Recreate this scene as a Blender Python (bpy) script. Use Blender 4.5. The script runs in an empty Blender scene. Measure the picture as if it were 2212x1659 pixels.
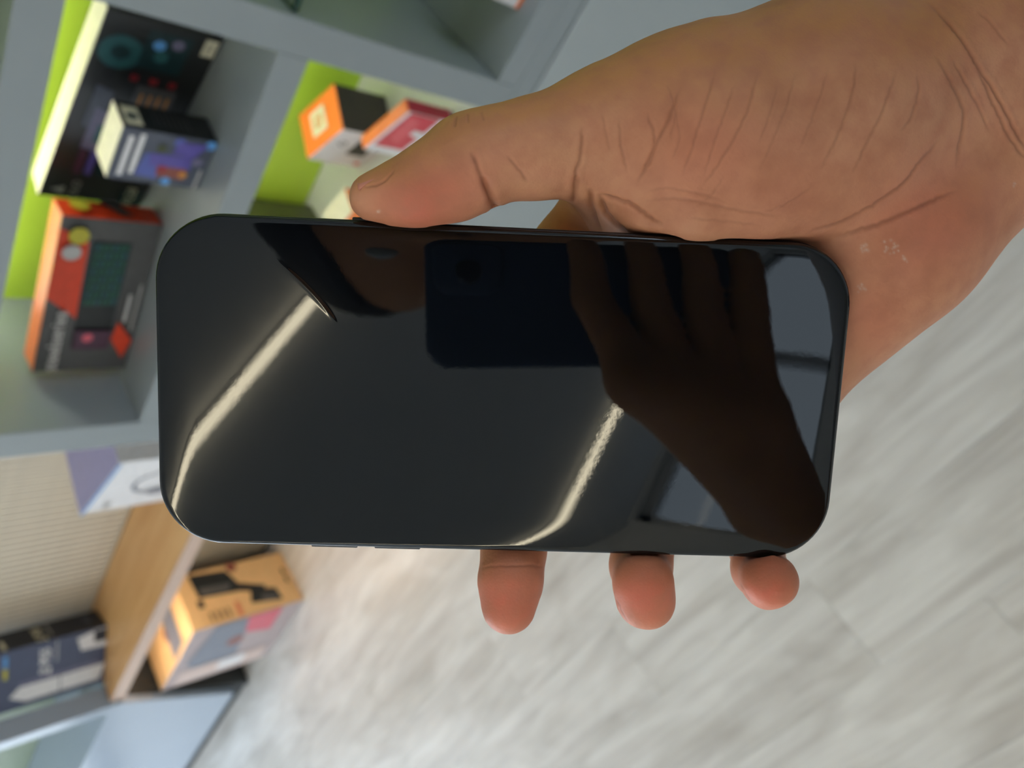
import bpy, math, random
import numpy as np
from mathutils import Matrix, Vector
random.seed(7); np.random.seed(7)
S = bpy.context.scene
C = S.collection
# ------------------------------------------------------------------ camera
# photo frame 2212x1659, focal length in pixels 1690; cv camera axes x right, y down, z forward
PW, PH, FPX = 2212.0, 1659.0, 1690.0
CX, CY = PW / 2, PH / 2
CAMH = 1.454
CAM = np.array([0.0, 0.0, CAMH])
M = np.array([[0.4998, -0.6886, -0.5254], [-0.5300, -0.7229, 0.4433], [-0.6850, 0.0569, -0.7263]])
u_, _, v_ = np.linalg.svd(M); M = u_ @ v_
cam_d = bpy.data.cameras.new('camera'); cam = bpy.data.objects.new('camera', cam_d); C.objects.link(cam)
mw = Matrix.Identity(4)
for i, col in enumerate((M @ [1, 0, 0], M @ [0, -1, 0], M @ [0, 0, -1], CAM)):
    for j in range(3): mw[j][i] = col[j]
cam.matrix_world = mw
cam_d.sensor_fit = 'HORIZONTAL'; cam_d.sensor_width = 36.0; cam_d.lens = FPX / PW * 36.0
cam_d.clip_start = 0.005; cam_d.clip_end = 100
cam_d.dof.use_dof = True; cam_d.dof.focus_distance = 0.181; cam_d.dof.aperture_fstop = 13.0
S.camera = cam
# ------------------------------------------------------------------ world, light, exposure
w = bpy.data.worlds.new('daylight'); S.world = w; w.use_nodes = True
bg = w.node_tree.nodes['Background']; bg.inputs[0].default_value = (0.79, 0.895, 1.0, 1); bg.inputs[1].default_value = 4.2
S.view_settings.view_transform = 'Standard'; S.view_settings.look = 'None'
S.view_settings.gamma = 1.0; S.view_settings.use_curve_mapping = False
S.view_settings.exposure = 0.20
S.cycles.use_denoising = True
S.cycles.max_bounces = 6; S.cycles.diffuse_bounces = 3; S.cycles.use_adaptive_sampling = True; S.cycles.adaptive_threshold = 0.07; S.cycles.adaptive_min_samples = 20; S.cycles.caustics_reflective = False; S.cycles.caustics_refractive = False
S.cycles.sample_clamp_indirect = 6.0
LAMP = 13.0          # tube radiance
LED = 24.0
# ------------------------------------------------------------------ materials
def srgb(r, g, b):
    f = lambda c: ((c / 255) / 12.92) if c <= 10 else (((c / 255) + 0.055) / 1.055) ** 2.4
    return (f(r), f(g), f(b), 1)
MATS = {}
def mat(name, col, rough=0.5, metal=0.0, noise=0.06, nscale=40, bump=0.0, spec=0.5, emit=None, estr=0, alpha=None, trans=0.0):
    if name in MATS: return MATS[name]
    m = bpy.data.materials.new(name); m.use_nodes = True; MATS[name] = m
    nt = m.node_tree; bs = nt.nodes['Principled BSDF']
    bs.inputs['Roughness'].default_value = rough; bs.inputs['Metallic'].default_value = metal
    bs.inputs['Specular IOR Level'].default_value = spec
    bs.inputs['Transmission Weight'].default_value = trans
    tc = nt.nodes.new('ShaderNodeTexCoord'); nz = nt.nodes.new('ShaderNodeTexNoise'); nz.inputs['Scale'].default_value = nscale
    nz.inputs['Detail'].default_value = 4
    nt.links.new(tc.outputs['Object'], nz.inputs['Vector'])
    rp = nt.nodes.new('ShaderNodeValToRGB')
    rp.color_ramp.elements[0].position = 0.3; rp.color_ramp.elements[1].position = 0.7
    c0 = [max(0, c * (1 - noise)) for c in col[:3]] + [1]; c1 = [min(1, c * (1 + noise)) for c in col[:3]] + [1]
    rp.color_ramp.elements[0].color = c0; rp.color_ramp.elements[1].color = c1
    nt.links.new(nz.outputs['Fac'], rp.inputs['Fac']); nt.links.new(rp.outputs['Color'], bs.inputs['Base Color'])
    if bump:
        bp = nt.nodes.new('ShaderNodeBump'); bp.inputs['Strength'].default_value = bump; bp.inputs['Distance'].default_value = 0.001
        nt.links.new(nz.outputs['Fac'], bp.inputs['Height']); nt.links.new(bp.outputs['Normal'], bs.inputs['Normal'])
    if emit:
        bs.inputs['Emission Color'].default_value = emit; bs.inputs['Emission Strength'].default_value = estr
    return m
# ------------------------------------------------------------------ geometry helpers
def link(o, parent=None):
    C.objects.link(o)
    if parent is not None: o.parent = parent
    return o
def tag(o, label=None, cat=None, group=None, kind=None):
    if label: o['label'] = label
    if cat: o['category'] = cat
    if group: o['group'] = group
    if kind: o['kind'] = kind
    return o
def empty(name, loc=(0, 0, 0), rz=0.0):
    o = bpy.data.objects.new(name, None); o.empty_display_size = 0.05; C.objects.link(o)
    o.location = loc; o.rotation_euler = (0, 0, rz); return o
def mesh_obj(name, V, F, m, parent=None, smooth=False):
    me = bpy.data.meshes.new(name); me.from_pydata([tuple(map(float, v)) for v in V], [], [tuple(map(int, f)) for f in F]); me.update()
    if m is not None: me.materials.append(m)
    if smooth:
        for p in me.polygons: p.use_smooth = True
    return link(bpy.data.objects.new(name, me), parent)
def box_vf(x0, x1, y0, y1, z0, z1):
    V = [(x, y, z) for z in (z0, z1) for y in (y0, y1) for x in (x0, x1)]
    F = [(0, 2, 3, 1), (4, 5, 7, 6), (0, 1, 5, 4), (2, 6, 7, 3), (0, 4, 6, 2), (1, 3, 7, 5)]
    return V, F
def boxes_obj(name, lst, m, parent=None, bevel=0.0):
    V, F = [], []
    for b in lst:
        v, f = box_vf(*b); n = len(V); V += v; F += [tuple(i + n for i in q) for q in f]
    o = mesh_obj(name, V, F, m, parent)
    if bevel:
        md = o.modifiers.new('bevel', 'BEVEL'); md.width = bevel; md.segments = 2
    return o
def prism_obj(name, poly, y0, y1, m, parent=None):
    # polygon in x,z (counter-clockwise seen from -y) extruded along y
    n = len(poly); V = [(x, y0, z) for x, z in poly] + [(x, y1, z) for x, z in poly]
    F = [tuple(range(n)), tuple(range(2 * n - 1, n - 1, -1))] + [(i, i + n, (i + 1) % n + n, (i + 1) % n) for i in range(n)]
    return mesh_obj(name, V, F, m, parent)
def ray(u, v): return M @ np.array([(u - CX) / FPX, (v - CY) / FPX, 1.0])
def atY(u, v, Y): r = ray(u, v); return CAM + r * Y / r[1]
def atZ(u, v, z): r = ray(u, v); return CAM + r * (z - CAMH) / r[2]

# ================================================================== STRUCTURE
DL = 1.05                      # front plane of the counter and end cabinet (world Y)
SC = 0.80                      # the shelving stands nearer than the counter
D = DL * SC                    # front plane of the shelving
YB = 1.42 * SC                 # its back panels
CEIL = CAMH + 1.33
X0, X1, Y0, Y1 = -4.6, 2.6, -2.4, 1.47
def zc(k): return CAMH + k * D # heights measured on the shelving front plane
def zl(k): return CAMH + k * DL
m_wall = mat('painted_wall', (0.72, 0.72, 0.70, 1), 0.7, noise=0.03, nscale=6)
m_ceil = mat('white_ceiling', (0.80, 0.80, 0.79, 1), 0.8, noise=0.02, nscale=5)
m_grey = mat('grey_blue_laminate', srgb(146, 156, 160), 0.35, noise=0.03, nscale=3)
m_door_lit = mat('lit_grey_blue_door', srgb(168, 178, 181), 0.3, noise=0.02, nscale=3)  # frame laminate made lighter: stronger light on the lower doors put into colour
m_green = mat('lime_green_laminate', srgb(188, 224, 72), 0.4, noise=0.03, nscale=4)
m_pale = mat('pale_shelf_laminate', srgb(205, 210, 200), 0.4, noise=0.03, nscale=5)
m_cream = mat('cream_slat', srgb(222, 210, 188), 0.6, noise=0.05, nscale=30)
m_dark = mat('dark_shadow_gap', srgb(48, 52, 54), 0.6)
m_white = mat('white_plastic', (0.8, 0.8, 0.8, 1), 0.4, noise=0.02)

# floor: pale grey wood-look planks laid along X
def floor_mat():
    m = bpy.data.materials.new('pale_grey_wood_plank'); m.use_nodes = True; nt = m.node_tree; L = nt.links
    bs = nt.nodes['Principled BSDF']; bs.inputs['Roughness'].default_value = 0.30
    tc = nt.nodes.new('ShaderNodeTexCoord'); oi = nt.nodes.new('ShaderNodeObjectInfo')
    ad = nt.nodes.new('ShaderNodeVectorMath'); ad.operation = 'ADD'
    mu = nt.nodes.new('ShaderNodeVectorMath'); mu.operation = 'SCALE'; mu.inputs['Scale'].default_value = 37.0
    cb = nt.nodes.new('ShaderNodeCombineXYZ')
    for k in range(3): L.new(oi.outputs['Random'], cb.inputs[k])
    L.new(cb.outputs[0], mu.inputs[0]); L.new(tc.outputs['Object'], ad.inputs[0]); L.new(mu.outputs[0], ad.inputs[1])
    def nz(sx, sy, sc, det, dist=0.0):
        mp = nt.nodes.new('ShaderNodeMapping'); mp.inputs['Scale'].default_value = (sx, sy, 1)
        n = nt.nodes.new('ShaderNodeTexNoise'); n.inputs['Scale'].default_value = sc; n.inputs['Detail'].default_value = det
        n.inputs['Distortion'].default_value = dist
        L.new(ad.outputs[0], mp.inputs[0]); L.new(mp.outputs[0], n.inputs['Vector']); return n
    n1 = nz(1.1, 6.5, 2.3, 6, 1.2); n2 = nz(1.6, 40, 3.0, 4, 0.4); n3 = nz(2.0, 4.5, 1.6, 3, 0.8)
    r1 = nt.nodes.new('ShaderNodeValToRGB'); e = r1.color_ramp.elements
    e[0].position = 0.30; e[0].color = srgb(206, 202, 196); e[1].position = 0.62; e[1].color = srgb(234, 232, 227)
    L.new(n1.outputs['Fac'], r1.inputs['Fac'])
    r2 = nt.nodes.new('ShaderNodeValToRGB'); e = r2.color_ramp.elements
    e[0].position = 0.36; e[0].color = (0.92, 0.915, 0.91, 1); e[1].position = 0.58; e[1].color = (1, 1, 1, 1)
    L.new(n2.outputs['Fac'], r2.inputs['Fac'])
    r3 = nt.nodes.new('ShaderNodeValToRGB'); e = r3.color_ramp.elements
    e[0].position = 0.34; e[0].color = (0.88, 0.87, 0.85, 1); e[1].position = 0.52; e[1].color = (1, 1, 1, 1)
    L.new(n3.outputs['Fac'], r3.inputs['Fac'])
    a = nt.nodes.new('ShaderNodeMix'); a.data_type = 'RGBA'; a.blend_type = 'MULTIPLY'; a.inputs[0].default_value = 1
    L.new(r1.outputs[0], a.inputs[6]); L.new(r2.outputs[0], a.inputs[7])
    b = nt.nodes.new('ShaderNodeMix'); b.data_type = 'RGBA'; b.blend_type = 'MULTIPLY'; b.inputs[0].default_value = 1
    L.new(a.outputs[2], b.inputs[6]); L.new(r3.outputs[0], b.inputs[7]); L.new(b.outputs[2], bs.inputs['Base Color'])
    bp = nt.nodes.new('ShaderNodeBump'); bp.inputs['Strength'].default_value = 0.12; bp.inputs['Distance'].default_value = 0.001
    L.new(n2.outputs['Fac'], bp.inputs['Height']); L.new(bp.outputs[0], bs.inputs['Normal'])
    return m
m_floor = floor_mat()
fl = boxes_obj('floor', [(X0, X1, Y0, Y1, -0.06, -0.004)], mat('subfloor', (0.45, 0.44, 0.42, 1), 0.8)); tag(fl, kind='structure', label='pale grey wood-look laminate floor', cat='floor')
PWD, PLN = 0.192, 1.28
pv, pf = box_vf(0.0004, PLN - 0.0004, 0.0003, PWD - 0.0003, -0.004, 0.0)
plank_me = bpy.data.meshes.new('plank'); plank_me.from_pydata(pv, [], pf); plank_me.materials.append(m_floor)
row = 0; y = Y0
while y < Y1 - 0.01:
    x = X0 - [0.0, 0.47, 0.85, 0.2, 0.66, 1.05][row % 6]
    while x < X1:
        if x + PLN > X0 + 0.02:
            o = link(bpy.data.objects.new('plank', plank_me), fl); o.location = (x, y, 0)
        x += PLN
    y += PWD; row += 1
# shell
tag(boxes_obj('ceiling', [(X0, X1, Y0, Y1, CEIL, CEIL + 0.08)], m_ceil), kind='structure')
wb = tag(boxes_obj('wall_back', [(X0, X1, Y1 - 0.001, Y1 + 0.1, 0, CEIL)], m_wall), kind='structure')
RY0, RY1, RZ0, RZ1 = -1.2, 0.35, 1.15, 2.40
tag(boxes_obj('wall_right', [(X1, X1 + 0.1, Y0, RY0, 0, CEIL), (X1, X1 + 0.1, RY1, Y1, 0, CEIL), (X1, X1 + 0.1, RY0, RY1, 0, RZ0), (X1, X1 + 0.1, RY0, RY1, RZ1, CEIL)], m_wall), kind='structure')
# shopfront behind the photographer: wall with a wide window band
WZ0, WZ1 = 2.10, CEIL - 0.02
tag(boxes_obj('wall_front', [(X0, -3.4, Y0 - 0.1, Y0, 0, CEIL), (-1.2, 0.72, Y0 - 0.1, Y0, 0, CEIL), (2.45, X1, Y0 - 0.1, Y0, 0, CEIL),
     (-3.4, -1.2, Y0 - 0.1, Y0, 0, WZ0), (-3.4, -1.2, Y0 - 0.1, Y0, WZ1, CEIL), (0.72, 2.45, Y0 - 0.1, Y0, 0, WZ0), (0.72, 2.45, Y0 - 0.1, Y0, WZ1, CEIL)], m_wall), kind='structure')
tag(boxes_obj('wall_left', [(X0 - 0.1, X0, Y0, -2.0, 0, CEIL), (X0 - 0.1, X0, 0.95, Y1, 0, CEIL),
     (X0 - 0.1, X0, -2.0, 0.95, 0, 0.08), (X0 - 0.1, X0, -2.0, 0.95, 2.5, CEIL)], m_wall), kind='structure')
m_alu = mat('aluminium_frame', (0.45, 0.46, 0.47, 1), 0.4, 0.6)
def pane_mat(name, t):
    m = bpy.data.materials.new(name); m.use_nodes = True; nt = m.node_tree; nt.nodes.remove(nt.nodes['Principled BSDF'])
    tr = nt.nodes.new('ShaderNodeBsdfTransparent'); tr.inputs[0].default_value = (t, t, t, 1); gs = nt.nodes.new('ShaderNodeBsdfGlossy'); gs.inputs['Roughness'].default_value = 0.02
    mx = nt.nodes.new('ShaderNodeMixShader'); mx.inputs[0].default_value = 0.06
    nt.links.new(tr.outputs[0], mx.inputs[1]); nt.links.new(gs.outputs[0], mx.inputs[2]); nt.links.new(mx.outputs[0], nt.nodes['Material Output'].inputs[0]); return m
m_tint = pane_mat('tinted_pane', 0.34); m_clearpane = pane_mat('clear_pane', 0.95)
def window(name, axis, p, a0, a1, z0, z1, n, sg=-1, tint=False):
    L = []; t = 0.05
    for i in range(n + 1):
        c = a0 + (a1 - a0) * i / n
        c = min(max(c, a0 + t / 2), a1 - t / 2)
        L.append((c - t / 2, c + t / 2, z0, z1))
    L += [(a0, a1, z0, z0 + t), (a0, a1, z1 - t, z1)]
    q0, q1 = sorted((p + sg * 0.07, p + sg * 0.03)); qm = p + sg * 0.05
    if axis == 'x': bl = [(a, b, q0, q1, c, d) for a, b, c, d in L]
    else: bl = [(q0, q1, a, b, c, d) for a, b, c, d in L]
    o = tag(boxes_obj(name, bl, m_alu), kind='structure')
    for i in range(n):
        ca, cb = a0 + (a1 - a0) * i / n + t / 2, a0 + (a1 - a0) * (i + 1) / n - t / 2
        if axis == 'x': V = [(ca, qm, z0 + t), (cb, qm, z0 + t), (cb, qm, z1 - t), (ca, qm, z1 - t)]
        else: V = [(qm, ca, z0 + t), (qm, cb, z0 + t), (qm, cb, z1 - t), (qm, ca, z1 - t)]
        mesh_obj('pane', V, [(0, 1, 2, 3)], m_tint if tint else m_clearpane, o)
    return o
window('window_1', 'x', Y0, -3.4, -1.2, WZ0, WZ1, 2, tint=True)
window('window_2', 'x', Y0, 0.72, 2.45, WZ0, WZ1, 2, tint=True)
window('window_3', 'y', X0, -2.0, 0.95, 0.08, 2.5, 3)
window('added_window', 'y', X1, RY0, RY1, RZ0, RZ1, 2, sg=1)  # unseen window, added to throw light from the right
for nm, loc, rot, sx, sy in (('window_portal', (-2.3, Y0 - 0.09, (WZ0 + WZ1) / 2), (math.radians(90), 0, 0), 2.2, WZ1 - WZ0),
                             ('window_portal', (1.585, Y0 - 0.09, (WZ0 + WZ1) / 2), (math.radians(90), 0, 0), 1.73, WZ1 - WZ0),
                             ('window_portal', (X1 + 0.09, (RY0 + RY1) / 2, (RZ0 + RZ1) / 2), (math.radians(90), 0, math.radians(90)), RY1 - RY0, RZ1 - RZ0),
                             ('window_portal', (X0 - 0.09, -0.525, 1.29), (math.radians(90), 0, math.radians(-90)), 2.95, 2.42)):
    ld = bpy.data.lights.new(nm, 'AREA'); ld.shape = 'RECTANGLE'; ld.size = sx; ld.size_y = sy
    lo = bpy.data.objects.new(nm, ld); C.objects.link(lo); lo.location = loc; lo.rotation_euler = rot
    ld.cycles.is_portal = True
# ceiling tube lights parallel to the shelving (two rows, seen mirrored in the phone)
m_tube = mat('lit_tube', (0.9, 0.9, 0.9, 1), 0.5, emit=(1.0, 0.82, 0.55, 1), estr=LAMP)
def lamp_row(y, xs, lab, sl):
    for i, (xa, xb) in enumerate(xs):
        r = empty('ceiling_light', ((xa + xb) / 2, y + sl * ((xa + xb) / 2 - 0.25), CEIL), math.atan(sl)); h = (xb - xa) / 2
        boxes_obj('housing', [(-h, h, -0.011, 0.011, -0.010, 0)], m_white, r)
        boxes_obj('diffuser', [(-h + 0.004, h - 0.004, -0.0085, 0.0085, -0.030, -0.0105)], m_tube, r)
        tag(r, lab[i], 'ceiling light', 'ceiling strip lights')
lamp_row(-0.68, [(-2.6, -0.3), (-0.298, 1.4)], ['warm white ceiling strip light nearest the shelving, left length', 'warm white ceiling strip light nearest the shelving, right length'], -0.09)
lamp_row(-1.97, [(-2.6, -0.3), (-0.298, 1.4)], ['warm white ceiling strip light near the shopfront, left length', 'warm white ceiling strip light near the shopfront, right length'], 0.0)

# ------------------------------------------------------------------ shelving unit (grey-blue frame, green backs)
AL, AR = -1.268 * SC, -0.442 * SC        # cell A / B, left and right inner edges
CL, CR = -0.384 * SC, 0.60          # cell C
AT, AB = zc(-0.331), zc(-0.602)
BT, BB = zc(-0.651), zc(-1.006)
TOPB = CAMH - 0.294 * SC; TOP = 2.15
UL = -1.338 * SC               # outer left side of the unit
su = empty('shelving_unit', (0, D, 0))
def part(name, lst, m, bevel=0.0015):
    return boxes_obj(name, [(a, b, c - D, d - D, e, f) for a, b, c, d, e, f in lst], m, su, bevel)
part('side_panel', [(UL, AL, D, 1.336, 0.08, TOP)], m_grey)
part('divider', [(AR, CL, D, YB, BB - 0.04, TOP)], m_grey)
part('side_panel', [(CR, CR + 0.06, D, 1.336, 0.08, TOP)], m_grey)
part('shelf_board', [(AL, AR, D, YB, AT, TOPB)], m_grey)
part('shelf_board', [(AL, AR, D, YB, BT, AB)], m_grey)
part('shelf_board', [(AL, AR, D, YB, BB - 0.04, BB)], m_pale)
part('shelf_board', [(CL, CR, D, YB, BB - 0.04, BB)], m_grey)
part('shelf_board', [(CL, CR, D, YB, 1.62, 1.66)], m_grey)
part('shelf_board', [(AL, AR, D, YB, 1.62, 1.66)], m_grey)
part('top_board', [(UL, CR + 0.06, D, 1.336, TOP, TOP + 0.05)], m_grey)
part('rail', [(UL + 0.07, CR, D, D + 0.02, BB - 0.075, BB - 0.0405)], m_grey)
part('back_panel', [(AL, AR, YB, YB + 0.018, AB, AT)], m_green, 0)
part('back_panel', [(AL, AR, YB, YB + 0.018, BB, BT)], m_green, 0)
part('back_panel', [(AL, AR, YB, YB + 0.018, TOPB, TOP)], m_green, 0)
part('back_panel', [(CL, CR, YB, YB + 0.018, BB, TOP)], m_green, 0)
# base doors
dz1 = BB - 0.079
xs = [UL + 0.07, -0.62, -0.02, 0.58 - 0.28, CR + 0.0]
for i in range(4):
    d = part('cabinet_door', [(xs[i] + 0.0015, xs[i + 1] - 0.0015, D - 0.001, D + 0.018, 0.085, dz1)], m_door_lit)
part('base_carcass', [(UL + 0.07, CR, D + 0.02, YB, 0.08, BB - 0.0405)], m_grey, 0)
part('plinth', [(UL, CR + 0.06, D + 0.03, 1.336, 0.0, 0.08)], m_dark, 0)
m_led = mat('shelf_led', (0.9, 0.9, 0.9, 1), 0.5, emit=(1.0, 0.93, 0.80, 1), estr=LED)
part('led_strip', [(AL + 0.03, AR - 0.03, YB - 0.055, YB - 0.043, AT - 0.007, AT - 0.0005)], m_led, 0)
part('led_strip', [(AL + 0.03, AR - 0.03, YB - 0.075, YB - 0.063, BT - 0.007, BT - 0.0005)], m_led, 0)
tag(su, 'grey-blue shelving unit with lime green back panels and flat base doors', 'shelving')
# glass shelf in the right-hand bay, clear with dark green edges
GZ = CAMH - 0.515
m_shelfglass = pane_mat('clear_green_glass', 0.90); m_gedge = mat('dark_green_glass_edge', srgb(26, 66, 56), 0.15)
gs_ = part('glass_shelf', [(CL + 0.001, CR - 0.001, D + 0.012, YB - 0.001, GZ, GZ + 0.007)], m_shelfglass, 0)
boxes_obj('front_edge', [(CL + 0.001, CR - 0.001, 0.008, 0.0118, GZ, GZ + 0.007)], m_gedge, gs_)
boxes_obj('side_edge', [(CL + 0.0012, CL + 0.006, 0.0122, YB - D - 0.002, GZ + 0.0072, GZ + 0.0078)], m_gedge, gs_)

# ------------------------------------------------------------------ left bay: wood counter, slatted wall
CT = zl(-0.835)                # counter top height
BX0 = -2.65
YC = 1.338                     # slat face
for k in range(70):
    if k == 0:
        bb_ = box_vf(-0.0105, 0.0105, YC, Y1 - 0.002, CT + 0.002, 2.3)
        sl_me = bpy.data.meshes.new('slat'); sl_me.from_pydata(*[bb_[0], [], bb_[1]]); sl_me.materials.append(m_cream)
        # rounded front edge
    x = UL - 0.014 - 0.0285 * k
    if x < -3.0: break
    o = link(bpy.data.objects.new('slat', sl_me), wb); o.location = (x, 0, 0)
bo = boxes_obj('slat_backing', [(-3.0, UL, YC + 0.012, Y1 - 0.003, CT + 0.002, 2.3)], mat('slat_groove', srgb(188, 174, 150), 0.7), wb)

def wood_mat():
    m = bpy.data.materials.new('honey_wood'); m.use_nodes = True; nt = m.node_tree; L = nt.links; bs = nt.nodes['Principled BSDF']
    bs.inputs['Roughness'].default_value = 0.38
    tc = nt.nodes.new('ShaderNodeTexCoord'); mp = nt.nodes.new('ShaderNodeMapping'); mp.inputs['Scale'].default_value = (1.2, 14, 14)
    n = nt.nodes.new('ShaderNodeTexNoise'); n.inputs['Scale'].default_value = 2.5; n.inputs['Detail'].default_value = 5; n.inputs['Distortion'].default_value = 0.6
    r = nt.nodes.new('ShaderNodeValToRGB'); r.color_ramp.elements[0].position = 0.3; r.color_ramp.elements[0].color = srgb(214, 158, 96)
    r.color_ramp.elements[1].position = 0.7; r.color_ramp.elements[1].color = srgb(236, 188, 126)
    L.new(tc.outputs['Object'], mp.inputs[0]); L.new(mp.outputs[0], n.inputs['Vector']); L.new(n.outputs['Fac'], r.inputs[0]); L.new(r.outputs[0], bs.inputs['Base Color'])
    return m
m_wood = wood_mat()
m_edge = mat('pinkish_wood_edge', srgb(206, 178, 160), 0.45, noise=0.05)
m_khaki = mat('khaki_carcass', srgb(140, 132, 116), 0.6)
ct = empty('wood_counter', ((BX0 + UL) / 2, DL, 0)); hx = (UL - BX0) / 2
boxes_obj('worktop', [(-hx, hx, 0.004, YC - DL - 0.001, CT - 0.042, CT)], m_wood, ct)
boxes_obj('front_edging', [(-hx, hx, 0.0, 0.004, CT - 0.042, CT)], m_edge, ct)
boxes_obj('back_board', [(-hx, hx, YC - DL - 0.03, YC - DL - 0.002, 0.03, CT - 0.043)], m_khaki, ct)
boxes_obj('led_strip', [(-hx + 0.02, hx - 0.02, 0.05, 0.062, CT - 0.05, CT - 0.0435)], m_led, ct)
tag(ct, 'honey coloured wooden counter with an open compartment below, left of the shelving', 'counter')

# far-left cabinet with slanted lower end panel and a small open niche
m_bluep = mat('blue_grey_gloss', srgb(158, 172, 188), 0.22, noise=0.02, nscale=3)
fc = empty('end_cabinet', (-3.1, DL, 0))
def fp(name, lst, m, bv=0.001): return boxes_obj(name, [(a + 3.1, b + 3.1, c - DL, d - DL, e, f) for a, b, c, d, e, f in lst], m, fc, bv)
pz = CT - 0.03
prism_obj('front_panel', [(-3.95 + 3.1, 0.075), (-2.925 + 3.1, 0.075), (-2.652 + 3.1, pz), (-3.95 + 3.1, pz)], -0.012, 0.012, m_bluep, fc)
prism_obj('end_panel', [(-2.955 + 3.1, 0.0), (-2.928 + 3.1, 0.0), (-2.655 + 3.1, pz), (-2.70 + 3.1, pz)], 0.0125, 0.30, m_dark, fc)
fp('plinth', [(-3.95, -2.96, DL + 0.02, DL + 0.28, 0, 0.074)], m_dark, 0)
fp('worktop', [(-3.95, -2.654, DL - 0.012, DL + 0.30, pz + 0.0005, CT - 0.001)], m_bluep)
fp('upright', [(-2.70, -2.652, DL - 0.012, DL + 0.058, CT + 0.0005, 1.9)], m_bluep)
fp('back_panel', [(-3.95, -2.7005, DL + 0.282, DL + 0.30, CT + 0.0005, 1.9)], mat('sage_panel', srgb(128, 142, 118), 0.5), 0)
fp('shelf_board', [(-3.95, -2.7005, DL - 0.01, DL + 0.281, 1.14, 1.17)], m_bluep)
tag(fc, 'glossy blue-grey end cabinet with an open niche, left of the wooden counter', 'cabinet')

# ================================================================== BOXED GOODS
def text_mesh(txt, size, align='LEFT', bold=0.0, shear=0.0):
    cu = bpy.data.curves.new('lettering', 'FONT'); cu.body = txt; cu.size = size; cu.align_x = align; cu.align_y = 'CENTER'; cu.offset = bold; cu.shear = shear
    o = bpy.data.objects.new('tmp_text', cu); C.objects.link(o)
    me = bpy.data.meshes.new_from_object(o.evaluated_get(bpy.context.evaluated_depsgraph_get()))
    bpy.data.objects.remove(o); me.name = 'lettering'; return me
class Carton:
    """A printed carton: local frame x right, y depth (front at y=0), z up, origin at front left bottom corner."""
    S = 1.0
    def __init__(s, name, p_left, p_right, z, depth, height, m_front, m_side, m_top, label, cat, group=None, bevel=0.002):
        k_ = Carton.S
        dx, dy = p_right[0] - p_left[0], p_right[1] - p_left[1]
        s.w = math.hypot(dx, dy); s.d = depth; s.h = height
        s.o = empty(name, (p_left[0] * k_, p_left[1] * k_, z + 0.0006), math.atan2(dy, dx)); s.o.scale = (k_, k_, k_)
        b = boxes_obj('carton', [(0, s.w, 0, depth, 0, height)], m_front, s.o)
        me = b.data; me.materials.append(m_side); me.materials.append(m_top)
        for p in me.polygons:
            p.material_index = 2 if abs(p.normal.z) > .5 else (1 if abs(p.normal.x) > .5 else 0)
        md = b.modifiers.new('bevel', 'BEVEL'); md.width = bevel; md.segments = 2
        s.lay = 0; tag(s.o, label, cat, group)
    def pos(s, face, u, v, e):
        if face == 'front': return (u * s.w, -e, v * s.h)
        if face == 'side': return (s.w + e, u * s.d, v * s.h)     # +x side, u from front to back
        return (u * s.w, v * s.d, s.h + e)                       # top
    def poly(s, face, pts, m, name='printed_picture', lift=None):
        s.lay += 1; e = 0.0004 + 0.00012 * s.lay
        V = [s.pos(face, u, v, e) for u, v in pts]; n = len(V)
        return mesh_obj(name, V, [tuple(range(n))], m, s.o)
    def rect(s, face, u0, u1, v0, v1, m, name='printed_picture'):
        return s.poly(face, [(u0, v0), (u1, v0), (u1, v1), (u0, v1)], m, name)
    def disc(s, face, u, v, r, m, name='printed_picture', rv=None, n=20):
        W_ = s.w if face != 'side' else s.d; H_ = s.h if face != 'top' else s.d
        ru = r / W_; rv = (rv or r) / H_
        return s.poly(face, [(u + ru * math.cos(2 * math.pi * k / n), v + rv * math.sin(2 * math.pi * k / n)) for k in range(n)], m, name)
    def text(s, face, txt, u, v, size, m, align='LEFT', bold=0.0, rot=0.0, shear=0.0):
        s.lay += 1; e = 0.0004 + 0.00012 * s.lay
        me = text_mesh(txt, size, align, bold, shear); me.materials.append(m)
        o = link(bpy.data.objects.new('lettering', me), s.o); o.location = s.pos(face, u, v, e)
        if face == 'front': o.rotation_euler = (math.radians(90), rot, 0)
        elif face == 'side': o.rotation_euler = (math.radians(90), 0, math.radians(90))
        else: o.rotation_euler = (0, 0, rot)
        return o
def pm(name, r, g, b, rough=0.35): return mat('print_' + name, srgb(r, g, b), rough, noise=0.08, nscale=60)
blk = pm('black', 34, 37, 38); charcoal = pm('charcoal', 84, 84, 84); oran = pm('orange_red', 224, 70, 36); ltgrey = pm('light_grey', 190, 188, 186)
teal = pm('teal', 44, 92, 96); tealk = pm('dark_teal', 26, 52, 56); lav = pm('lavender', 116, 112, 140); crimson = pm('crimson', 150, 44, 50); cream = pm('cream', 226, 222, 196)
navy = pm('navy', 78, 86, 112); navyd = pm('dark_navy', 44, 48, 58); whit = pm('white', 226, 226, 228); yel = pm('yellow', 196, 186, 60); green = pm('key_green', 40, 96, 76)
plum = pm('plum', 78, 44, 66); pink = pm('pink', 212, 92, 110); blue = pm('blue', 84, 96, 168); sky = pm('sky_blue', 96, 160, 224); viol = pm('violet', 92, 82, 160)
rust = pm('rust', 140, 78, 66); amber = pm('amber', 210, 140, 60); slate = pm('slate', 78, 84, 98); kraft = mat('kraft_card', srgb(232, 190, 134), 0.55, noise=0.05)
orange = pm('bright_orange', 250, 128, 56); redp = pm('red_pouch', 206, 62, 78); olive = pm('olive', 72, 78, 50); bluegrey = pm('blue_grey', 120, 126, 140)
ZA = AB
Carton.S = SC
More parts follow.
